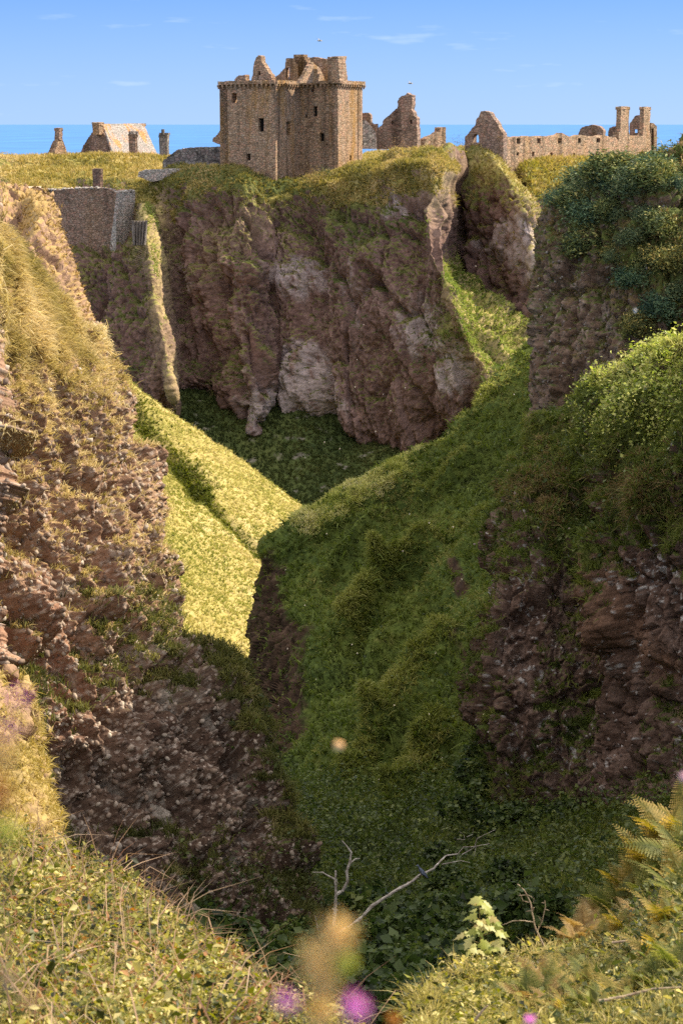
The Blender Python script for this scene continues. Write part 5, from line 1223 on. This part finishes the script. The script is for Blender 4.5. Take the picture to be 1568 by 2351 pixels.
# ------------------------------------------------------------------ dead tree with a bird
def tube(bm, pts, r0, r1, sides=6, wob=.0):
    pts = [Vector(p) for p in pts]; n = len(pts); rings = []
    for i, p in enumerate(pts):
        d = (pts[min(i+1, n-1)] - pts[max(i-1, 0)]).normalized(); a = d.orthogonal().normalized(); b = d.cross(a)
        r = r0 + (r1-r0)*i/(n-1)
        rings.append([bm.verts.new(p + (a*cos(2*pi*k/sides) + b*sin(2*pi*k/sides))*r*random.uniform(1-wob, 1+wob)) for k in range(sides)])
    for i in range(n-1):
        for k in range(sides): bm.faces.new([rings[i][k], rings[i][(k+1) % sides], rings[i+1][(k+1) % sides], rings[i+1][k]])
    bm.faces.new(rings[0][::-1]); bm.faces.new(rings[-1])
TH = [.5]
def limb(bm, z, L, Y, r0, r1, dy=0.0, sub=3, wob=.12):
    L = z(L); out = []
    for i in range(len(L)-1):
        for j in range(sub):
            t = j/sub; out.append((L[i][0]+(L[i+1][0]-L[i][0])*t + random.uniform(-.6, .6), L[i][1]+(L[i+1][1]-L[i][1])*t + random.uniform(-.6, .6)))
    out.append(L[-1]); n = len(out)
    tube(bm, [PV(x, y, Y + dy*i/n) for i, (x, y) in enumerate(out)], r0*TH[0], r1*TH[0], 7, wob)
z7 = Z(673.7, 1852.6, .3222)
r = empty('dead_tree', tuple(PV(765, 2150, 52)), 'bleached dead tree with an upright forked trunk in the ravine', 'dead tree')
bm = bmesh.new(); limb(bm, z7, [(275,1000),(285,870),(300,720),(305,620),(298,540),(300,460)], 52, .13, .055); bm_obj('trunk', bm, M_bark, r)
for L, a, b in (([(305,630),(350,600),(385,540),(380,470),(400,410)], .10, .075), ([(400,410),(412,330),(385,290),(348,245)], .07, .03), ([(402,408),(440,375),(472,370)], .05, .02), ([(296,520),(240,490),(210,470),(137,468)], .055, .02), ([(298,500),(318,555)], .03, .015), ([(300,735),(275,730)], .05, .03), ([(303,735),(320,742)], .05, .03)):
    bm = bmesh.new(); limb(bm, z7, L, 52, a, b); bm_obj('branch', bm, M_bark, r)
r = empty('fallen_branch', tuple(PV(765, 2150, 52)), 'long bare branch leaning up to the right, with a blue-grey bird on it', 'dead branch')
bm = bmesh.new(); limb(bm, z7, [(285,925),(400,860),(480,800),(560,710),(680,630),(760,580),(830,545),(900,490),(1000,440),(1050,385),(1090,350)], 52, .12, .045, 1.5); bm_obj('limb', bm, M_bark, r)
for L, a, b in (([(1090,350),(1170,340),(1210,290),(1300,285),(1400,265)], .042, .014), ([(1060,412),(1190,385),(1260,402)], .03, .012), ([(1200,345),(1290,290),(1310,230),(1360,200),(1440,165)], .03, .012), ([(1300,285),(1288,352)], .02, .01),
                ([(1165,232),(1220,238),(1215,200),(1180,180)], .016, .008), ([(1235,215),(1275,200),(1280,160)], .014, .008), ([(812,548),(818,535)], .05, .03)):
    bm = bmesh.new(); limb(bm, z7, L, 53.5, a, b); bm_obj('branch', bm, M_bark, r)
r = empty('dead_stump', tuple(PV(735, 2170, 51)), 'short thin dead stem standing left of the dead tree', 'dead stem')
bm = bmesh.new(); limb(bm, z7, [(215,1010),(175,930),(168,850),(155,780)], 51, .05, .02); bm_obj('stem', bm, M_bark, r)
# bird: pigeon-like body perched, tail down to the right
bp_ = PV(*z7([(912, 490)])[0], 52.9)
bd = empty('bird', tuple(bp_), 'small blue-grey bird perched on the long bare branch', 'bird')
def revolve(bm, prof, sy=1.0, sides=12):
    rings = [[bm.verts.new((x, r*cos(2*pi*k/sides)*sy, z + r*sin(2*pi*k/sides))) for k in range(sides)] for (x, z, r) in prof]
    for i in range(len(rings)-1):
        for k in range(sides): bm.faces.new([rings[i][k], rings[i][(k+1) % sides], rings[i+1][(k+1) % sides], rings[i+1][k]])
    bm.faces.new(rings[0][::-1]); bm.faces.new(rings[-1])
M_bird = mat_plain('bird_plumage', (.22, .27, .36), .6, (.10, .12, .18), 22.0); M_wing = mat_plain('wing_plumage', (.30, .36, .50), .6, (.14, .17, .26), 30.0)
bm = bmesh.new(); revolve(bm, [(.20,-.13,.012),(.17,-.09,.026),(.12,-.02,.055),(.06,.05,.082),(0,.11,.088),(-.05,.17,.075),(-.075,.215,.050),(-.085,.245,.042),(-.095,.275,.044),(-.11,.30,.036),(-.125,.312,.020),(-.155,.305,.010),(-.175,.300,.003)], .85)
body = bm_obj('body', bm, M_bird); body.parent = bd
for s in (-1, 1):
    bm = bmesh.new()
    for i, q in enumerate([(-.05, s*.066, .19), (.03, s*.080, .17), (.12, s*.062, .04), (.21, s*.020, -.11), (.15, s*.040, -.06), (.05, s*.072, .02), (-.03, s*.072, .08)]): bm.verts.new(q)
    bm.verts.ensure_lookup_table(); f = bm.faces.new(bm.verts[:]); ex = bmesh.ops.extrude_face_region(bm, geom=[f])
    for v in ex['geom']:
        if isinstance(v, bmesh.types.BMVert): v.co.y += s*.012
    o = bm_obj('wing', bm, M_wing); o.parent = bd
bm = bmesh.new()
for s in (-1, 1): tube(bm, [(0.0, s*.02, .05), (0.0, s*.022, .0), (-.03, s*.024, -.012)], .008, .005, 5)
o = bm_obj('legs', bm, M_stem); o.parent = bd
bd.rotation_euler = (0, 0, RAD(25))

TH[0] = 1.0
# ------------------------------------------------------------------ foreground, left: bramble bank
px, py = pc(T_F)
BR = [(.018,.022,.008), (.06,.07,.012), (.17,.18,.025), (.36,.32,.07), (.62,.54,.24)]
hol = .05 + sst(-.2, .3, fbm(T_F['p'], 1.9, 3, seed=99))
b1 = lf(T_F, 95000, .046, BR, hol*(py < 2600), lift=.22, clump=5, sp=.045, fr=1.2, patchy=.45, rnd=.9)
b2 = lf(T_F, 12000, .075, BR, 1.0*(py < 2600), lift=.28, clump=4, sp=.06, fr=1.2, rnd=.9)
b3 = lf(T_F, 9000, .055, [(.16,.06,.02), (.32,.15,.05), (.40,.24,.10)], 1.0*(py < 2600), lift=.22, clump=3, sp=.05)
V_, T_, C_ = merge([b1, b2, b3])
tag(mesh_np('bramble_thicket', V_, T_, M_leaf, C_), 'sunlit yellow-green bramble leaves covering the near left bank', 'bramble', kind='stuff')
gb3 = mk(T_F, 560, 3, .9, .011, tuftcol([(.20,.09,.05), (.42,.28,.18), (.60,.46,.32)], 1.0), 1.0*(py < 2600), droop=1.0, up=.5, spread=.9)
gb = mk(T_F, 6000, 5, .30, .010, tuftcol([(.22,.20,.06), (.42,.36,.12), (.58,.48,.24)], 1.0), 1.0*(py < 2600), droop=.5, up=.9)
gb2 = mk(T_G, 7000, 5, .30, .009, tuftcol([(.22,.20,.06), (.42,.36,.12), (.58,.48,.24)], 1.0), 1.0*(T_G['py'] < 2600), droop=.5, up=.9)
blades_obj('bank_stalks', [gb, gb2, gb3], M_grass, kind='stuff', label='dry grass stalks among the leaves of the near banks', cat='grass')
# arching stems along the skyline of the bank
stems = [([(205,1995),(240,1990),(262,1994)], 23.5), ([(235,2010),(290,2025),(330,2060)], 22.8), ([(280,2040),(310,2060),(330,2085),(345,2120)], 22), ([(300,2075),(345,2078),(360,2090),(400,2096)], 21.6), ([(150,1965),(158,1940),(150,1922)], 23.8),
         ([(360,2130),(378,2085),(382,2070)], 21), ([(430,2190),(438,2160),(442,2145)], 20.5), ([(460,2215),(468,2180),(471,2165)], 20), ([(480,2225),(500,2190),(520,2196)], 19.8), ([(520,2275),(545,2245),(560,2252)], 19.2), ([(560,2290),(590,2300),(620,2330),(640,2345)], 18.5), ([(605,2345),(640,2325),(655,2318)], 18.2),
         ([(110,1960),(128,1935),(120,1900)], 24), ([(0,2140),(8,2110),(18,2075)], 20)]
for k, (L, Y) in enumerate(stems):
    bm = bmesh.new(); limb(bm, lambda q: q, L, Y, .008, .004)
    o = bm_obj('bramble_stem', bm, M_twig); tag(o, 'thin arching bramble stem against the dark ravine, on the edge of the left bank', 'stem', 'bramble stems on the left bank')
    Pq = np.array([tuple(PV(L[0][0]+(L[-1][0]-L[0][0])*t + random.uniform(-6, 6), np.interp(t, np.linspace(0, 1, len(L)), [q[1] for q in L]) + random.uniform(-6, 6), Y)) for t in np.linspace(.1, 1, 9)])
    v, t_, c = leaves(Pq, .075, leafcol(BR[1:]), flat=.3, asp=.7); lv = mesh_np('leaf_spray', v, t_, M_leaf, c); lv.parent = o

# ------------------------------------------------------------------ foreground, right
px, py = pc(T_G)
c1 = lf(T_G, 34000, .055, BR, (py < 2600)*(.25+blobs(px, py, [(1080,2330,90,80,1.5),(1200,2290,90,60,1.0),(1130,2260,60,40,1.0)])), lift=.2, clump=5, sp=.05, rnd=.9)
c2_ = lf(T_G, 22000, .07, [(.03,.045,.012), (.07,.09,.02), (.14,.15,.04), (.26,.24,.08)], 1.0*(py < 2600)*(px > 1250), lift=.15, clump=5, sp=.07)
c4_ = lf(T_G, 9000, .06, [(.02,.032,.010), (.05,.07,.018), (.11,.13,.03), (.22,.22,.06)], (py < 2500)*blobs(px, py, [(1540,2060,70,120,1.5),(1460,2130,70,70,1.0),(1560,2200,80,80,.8)]), lift=.22, clump=6, sp=.10)
V_, T_, C_ = merge([c1, c2_, c4_])
tag(mesh_np('leafy_thicket', V_, T_, M_leaf, C_), 'small bright leaves covering the near right bank under the ferns', 'undergrowth', kind='stuff')
def frond_mesh(L, cols):
    V, T, C = [], [], []
    n = 20
    def pt(s): return np.array([L*(s*.92), 0, L*(.62*s - .52*s*s)])
    def add(a, b, c, col):
        k = len(V); V.extend([a, b, c]); T.append((k, k+1, k+2)); C.extend([col]*3)
    for i in range(n):
        s = .14 + .84*i/(n-1); p = pt(s); d = pt(min(s+.02, 1)) - pt(s-.02); d /= np.linalg.norm(d)
        ll = .36*L*min(1, (s-.05)/.14)*(1.02-s)**.85
        for side in (-1, 1):
            w = np.array([.38, side*.92, -.12 + random.uniform(-.12, .08)]); w /= np.linalg.norm(w)
            m_ = 7
            for j in range(m_):
                t = j/m_; q = p + w*ll*t; q2 = p + w*ll*(t+1/m_)
                pl = ll*.20*(1.08-t) + .004
                cc = ramp(cols, np.array([.25 + .55*t + .3*random.random()]))[0]
                perp = np.cross(w, np.cross(d, w)); perp /= np.linalg.norm(perp)
                mid = (q+q2)/2
                add(q, q2, mid + perp*pl + w*pl*.3, cc); add(q2, q, mid - perp*pl*.9 + w*pl*.3, cc*.9)
    k = len(V)
    for i in range(8):
        a, b = pt(i/8), pt((i+1)/8); o = np.array([0, .006*(1-i/9), 0]); z = np.array([0, 0, .008*(1-i/9)])
        add(a-o, a+o, b+z, np.array(cols[0])*1.2); add(a-o, b+z, b-o*.5, np.array(cols[0])*1.2)
    return np.array(V), np.array(T), np.array(C)
FC = [(.05,.048,.010), (.14,.13,.022), (.29,.22,.05), (.52,.37,.14)]
FG2 = [(.03,.042,.010), (.08,.10,.02), (.17,.18,.04), (.34,.31,.10)]  # half shade of these ferns put into darker frond greens
FR = [(.12,.07,.02), (.24,.15,.05), (.36,.25,.10), (.48,.36,.2)]
fm = []
for cols in (FC, FC, FG2, FR):
    v, t, c = frond_mesh(1.0, cols); o_ = mesh_np('frond', v, t, M_fern, c); fm.append(o_.data); bpy.data.objects.remove(o_)
fbase = [(1575,1905,25,1.1,0),(1520,1955,24.6,1.05,0),(1462,2010,24.2,1.0,0),(1580,1990,24,1.0,2),(1520,2040,23.5,.9,2),(1568,2085,22.5,1.0,2),(1470,2085,23,.9,1),(1425,2125,22.5,.85,3),(1385,2150,22,.85,1),(1350,2165,21.8,.8,3),
         (1320,2180,21.5,.75,3),(1295,2195,21.2,.6,1),(1500,2140,20.5,.95,0),(1545,2160,20,1.0,0),(1450,2175,20.3,.9,0),(1400,2200,20,.8,1),(1580,2230,18.5,1.0,1),(1520,2230,18.5,.9,0),(1460,2250,18.3,.8,2),(1350,2240,19.5,.7,3),
         (1400,2280,17.8,.75,2),(1340,2300,17.4,.7,0),(1290,2265,18.8,.6,2),(1500,2300,17,.75,2),(1440,2330,16.5,.7,1),(1370,2350,16,.7,0),(1300,2345,16.2,.65,0),(1240,2310,17.2,.55,1),(1240,2360,15.8,.6,0),(1180,2350,16,.55,1),(1120,2370,15.6,.55,0),(1060,2370,15.6,.5,1),(1560,2360,15.5,.7,2)]
random.seed(21)
for k in range(34):
    x = random.uniform(1180, 1575); y = random.uniform(max(2130, 2420-.62*(x-1000)), 2360); fbase.append((x, y, 18, random.uniform(.5, .85), random.choice((0, 1, 1, 2, 2, 2, 3))))
fbase += [(1485,2020,24.3,1.15,2),(1545,2010,24,1.2,0),(1440,2070,23.6,1.05,0),(1500,2075,23,1.1,2),(1560,2050,23,1.15,1),(1410,2110,22.8,.95,2),(1575,2120,21,1.1,2)]
UNI = {0: 'large golden bracken fern at the right edge, highest of the ferns', 1: 'golden bracken fern reaching left against the dark cliff foot', 2: 'bracken fern with fronds pointing furthest left over the ravine'}
for fi, (x, y, Y, s, kind) in enumerate(fbase):
    if fi < 8: s *= 1.3
    i = nearest(T_G, x, y); p = T_G['p'][i] if abs(T_G['px'][i]-x) < 30 and abs(T_G['py'][i]-y) < 30 else P3(x, y+10, Y)
    lab, grp = {0: ('golden-lit bracken fern on the near right bank', 'golden bracken ferns'), 1: ('golden-lit bracken fern on the near right bank', 'golden bracken ferns'), 2: ('green bracken fern half in shade on the near right bank', 'green bracken ferns'), 3: ('reddish brown bracken fern on the edge of the right bank', 'brown bracken ferns')}[kind]
    r = empty('bracken_fern', tuple(p), UNI.get(fi, lab), 'fern', grp); nfr = 7; a0 = random.uniform(0, 6.28)
    for k in range(nfr):
        f = bpy.data.objects.new('frond', fm[kind]); COL.objects.link(f); f.parent = r
        L = s*random.uniform(.58, .85); f.scale = (L, L, L)
        f.rotation_euler = (random.uniform(-.5, .5), -random.uniform(.25, .85), a0 + k*6.283/nfr + random.uniform(-.3, .3))
# bare twig and sunlit sapling
TH[0] = .6
z8 = Z(1010.5, 1979.0, .2148)
r = empty('bare_twig', tuple(PV(1247, 2172, 20)), 'pale leafless twig standing up between the sapling and the ferns', 'twig')
for L, a, b in (([(1105,900),(1020,720),(985,560),(970,450),(900,310),(825,240)], .016, .006), ([(1040,735),(1090,640),(1125,480),(1118,420)], .010, .005), ([(1122,445),(1088,438)], .006, .003), ([(1118,510),(1165,524)], .006, .003), ([(1085,645),(1050,590)], .006, .003),
                ([(1000,650),(900,635),(780,635),(740,650),(665,680)], .010, .005), ([(838,362),(940,360),(1000,395),(998,440)], .006, .003), ([(955,440),(885,420),(850,345)], .008, .004), ([(990,520),(920,535)], .007, .004), ([(1000,490),(990,530)], .008, .006)):
    bm = bmesh.new(); limb(bm, z8, L, 20, a, b); bm_obj('branch', bm, M_twig, r)
r = empty('sycamore_sapling', tuple(PV(1103, 2200, 19.5)), 'sunlit young sycamore shoot with pale lobed leaves on the right bank', 'sapling')
bm = bmesh.new(); limb(bm, z8, [(440,1050),(430,900),(420,700),(418,560),(415,420)], 19.5, .014, .006)
for (a, b2) in (((430,880),(300,820)), ((425,800),(560,760)), ((422,700),(310,640)), ((420,660),(550,690)), ((440,950),(600,930)), ((420,520),(480,500))): limb(bm, z8, [a, b2], 19.5, .006, .004)
bm_obj('stem', bm, M_stem, r)
lobes = [(0,0),(.20,.12),(.52,.42),(.34,.16),(.62,.30),(1.0,0),(.62,-.30),(.34,-.16),(.52,-.42),(.20,-.12)]
lobes = [(0,0),(-.10,.22),(.18,.52),(.30,.26),(.55,.42),(.60,.20),(1.0,0),(.60,-.20),(.55,-.42),(.30,-.26),(.18,-.52),(-.10,-.22)]
SPc = [(.20,.24,.04), (.34,.36,.08), (.50,.48,.20), (.42,.32,.12)]
for k in range(64):
    t = random.random()**.8; yy = 395 + 560*t; hw = 40 + 190*min(1, t*1.5); xx = 425 + random.uniform(-hw, hw) + (40*t)
    c = PV(*z8([(xx, yy)])[0], 19.5 + random.uniform(-.25, .2)); d = Vector((random.uniform(-1, 1), random.uniform(-.6, .3), random.uniform(-.5, .15))).normalized()
    n_ = Vector((random.uniform(-.5, .5), random.uniform(-.8, 0), 1)).normalized(); sd_ = d.cross(n_).normalized(); s = random.uniform(.07, .125)
    Vv = np.array([tuple(c + d*(a*s) + sd_*(b*s) + n_*(-.25*s*(a*a + b*b))) for a, b in lobes]); cen = np.array([tuple(c + d*(.35*s))]); Vv = np.concatenate([cen, Vv])
    Tt = np.array([(0, i+1, (i+1) % 12 + 1) for i in range(12)]); cl = ramp(SPc, np.array([random.random()]))[0]
    o = mesh_np('leaf', Vv, Tt, M_leaf, np.repeat(cl[None], 13, 0)); put(o, r)

TH[0] = 1.0
# pale fallen stems across the right bank
for L, Y, lab in (([(1375,2300),(1430,2290),(1500,2272),(1568,2268)], 14.5, 'long pale dead stem lying across the bottom right bank'), ([(1090,2345),(1105,2325),(1120,2310)], 15.5, 'short pale broken stem among leaves at the bottom of the right bank'), ([(1405,2165),(1450,2160),(1480,2162)], 19, 'thin pale straw lying among the ferns')):
    bm = bmesh.new(); limb(bm, lambda q: q, L, Y, .014, .007); tag(bm_obj('pale_straw', bm, M_twig), lab, 'stem')

# ------------------------------------------------------------------ out-of-focus flowers just in front of the lens
M_pink = mat_leaf('petal_pink', .35, .6, .2); M_tan = mat_leaf('seedhead_tan', .35, .8, .1)
def head(parent, x, y, Y, rpx, cols, name, mat, n=150, asp=.25, el=1.0):
    R = rpx/F*Y; a = RNG.normal(size=(n, 3)); a /= np.linalg.norm(a, axis=1)[:, None]
    P = a*R*(.15+.5*RNG.random((n, 1)))*np.array([1, 1, el])
    V, T, C = leaves(P, R*.75, leafcol(cols, rnd=1.0), nrm=a, asp=asp, flat=0)
    V = V + np.array(tuple(PV(x, y, Y))); o = mesh_np(name, V, T, mat, C); return put(o, parent)
PK = [(.62,.12,.44), (.86,.28,.66), (.95,.5,.85)]; TN = [(.50,.33,.10), (.75,.52,.20), (.88,.66,.34)]; YG = [(.30,.34,.05), (.50,.52,.10), (.65,.6,.2)]
def plant(name, lab, Y, base, stems_, heads):
    r = empty(name, tuple(PV(*base, Y)), lab, 'flower')
    for L in stems_:
        bm = bmesh.new(); limb(bm, lambda q: q, L, Y, .0011, .0008); bm_obj('stem', bm, M_stem, r)
    for (x, y, rp, cols, nm, el) in heads: head(r, x, y, Y, rp, cols, nm, M_pink if cols is PK else M_tan, el=el)
plant('knapweed', 'blurred pink and tan wildflower close to the lens, bottom centre', .95, (745, 2560), [[(750,2560),(745,2400),(760,2250),(775,2190)], [(748,2480),(800,2360),(812,2320)], [(746,2460),(690,2360),(660,2310)], [(745,2420),(725,2300),(722,2240)]],
      [(814,2312,33,PK,'flower_head',1.2), (658,2302,25,PK,'flower_head',1.0), (775,2158,46,TN,'seed_head',1.1), (722,2205,38,TN,'seed_head',1.0), (745,2250,40,TN,'seed_head',1.3), (735,2320,46,TN,'seed_head',1.2), (790,2215,26,YG,'bud',1.2)])
plant('knapweed', 'blurred pink and orange wildflower spike at the left edge', .85, (0, 2300), [[(-10,2300),(5,2000),(20,1750),(45,1610)]],
      [(45,1600,17,PK,'flower_head',1.6), (20,1675,15,PK,'flower_head',1.2), (5,1730,30,TN,'seed_head',1.8), (0,1820,34,[(.35,.12,.04), (.5,.2,.07), (.55,.3,.12)],'seed_head',1.8), (20,1908,30,YG,'bud',1.0)])
plant('grass_stalk', 'blurred brown leaf and stalk at the left edge, low down', 1.1, (-30, 2330), [[(-30,2330),(0,2250),(20,2240)], [(-30,2330),(40,2300),(90,2320)]],
      [(20,2250,26,[(.3,.2,.12), (.4,.3,.2)],'seed_head',.7), (60,2302,24,[(.35,.2,.1), (.45,.3,.16)],'leaf',.5)])
plant('grass_stalk', 'blurred orange leaf at the bottom edge, right of the pink flower', 1.6, (905, 2500), [[(905,2500),(905,2360)]], [(905,2345,18,[(.5,.2,.05), (.6,.3,.08)],'leaf',1.2)])
plant('knapweed', 'small pink flower at the bottom edge under the right bank', 3.0, (1215, 2500), [[(1215,2500),(1215,2350)]], [(1215,2342,14,PK,'flower_head',1.0)])
plant('knapweed', 'pale pink flower cut by the right edge above the ferns', 3.0, (1580, 2000), [[(1580,2000),(1572,1800)]], [(1570,1785,12,[(.6,.35,.4), (.8,.6,.6)],'flower_head',1.2)])
# thistledown drifting in the air
M_down = mat_plain('thistledown', (.85, .78, .66), .9, (.8, .75, .7))
def down_mesh(R):
    V, T = [], []
    for k in range(46):
        d = np.array([random.gauss(0, 1) for _ in range(3)]); d /= np.linalg.norm(d); s = np.cross(d, [.3, .5, .8]); s /= np.linalg.norm(s)
        i = len(V); V += [-s*.07*R, s*.07*R, d*R]; T.append((i, i+1, i+2))
    me = bpy.data.meshes.new('thistledown'); me.from_pydata([tuple(v) for v in V], [], T); me.materials.append(M_down); return me
dm = down_mesh(1.0)
big = [(778,1712,2.2,13,'large blurred thistledown seed floating before the dark green spur'), (1458,712,7.0,8,'soft white thistledown seed floating before the gorse')]
bm = bmesh.new(); bmesh.ops.create_icosphere(bm, subdivisions=2, radius=.8)
for v in bm.verts: v.co *= random.uniform(.8, 1.2)
core = bpy.data.meshes.new('thistledown_core'); bm.to_mesh(core); bm.free(); core.materials.append(mat_plain('seed_fluff', (.90, .50, .20), .9, (.8, .45, .2)))
for (x, y, Y, rp, lab) in big:
    o = bpy.data.objects.new('thistledown_seed', core if Y < 3 else dm); COL.objects.link(o); o.location = PV(x, y, Y); s = rp/F*Y; o.scale = (s, s, s); tag(o, lab, 'seed')
spx = [(1103,905),(820,825),(815,888),(897,943),(862,990),(880,905),(835,745),(1092,610),(1235,655),(1092,700),(925,1265),(655,1308),(1120,1225),(985,1200),(700,1390),(808,1480),(820,1500),(1060,1330),(1000,1500),(1110,1640),(870,1790),(790,1120),(1040,1210),(1130,2010),(960,2015),(885,2078),
       (1170,1010),(1165,1080),(940,1180),(750,1225),(700,1050),(745,1015),(660,1490),(725,1560),(1290,2000),(1230,1960),(780,1030),(930,890),(1180,905),(640,1620),(905,1620),(1015,1740),(985,1640)]
for (x, y) in spx:
    o = bpy.data.objects.new('thistledown_seed', dm); COL.objects.link(o); Y = random.uniform(18, 50); o.location = PV(x, y, Y); s = random.uniform(1.8, 3.0)/F*Y; o.scale = (s, s, s)
    tag(o, 'tiny white thistledown speck drifting over the ravine', 'seed', 'thistledown drifting over the ravine')
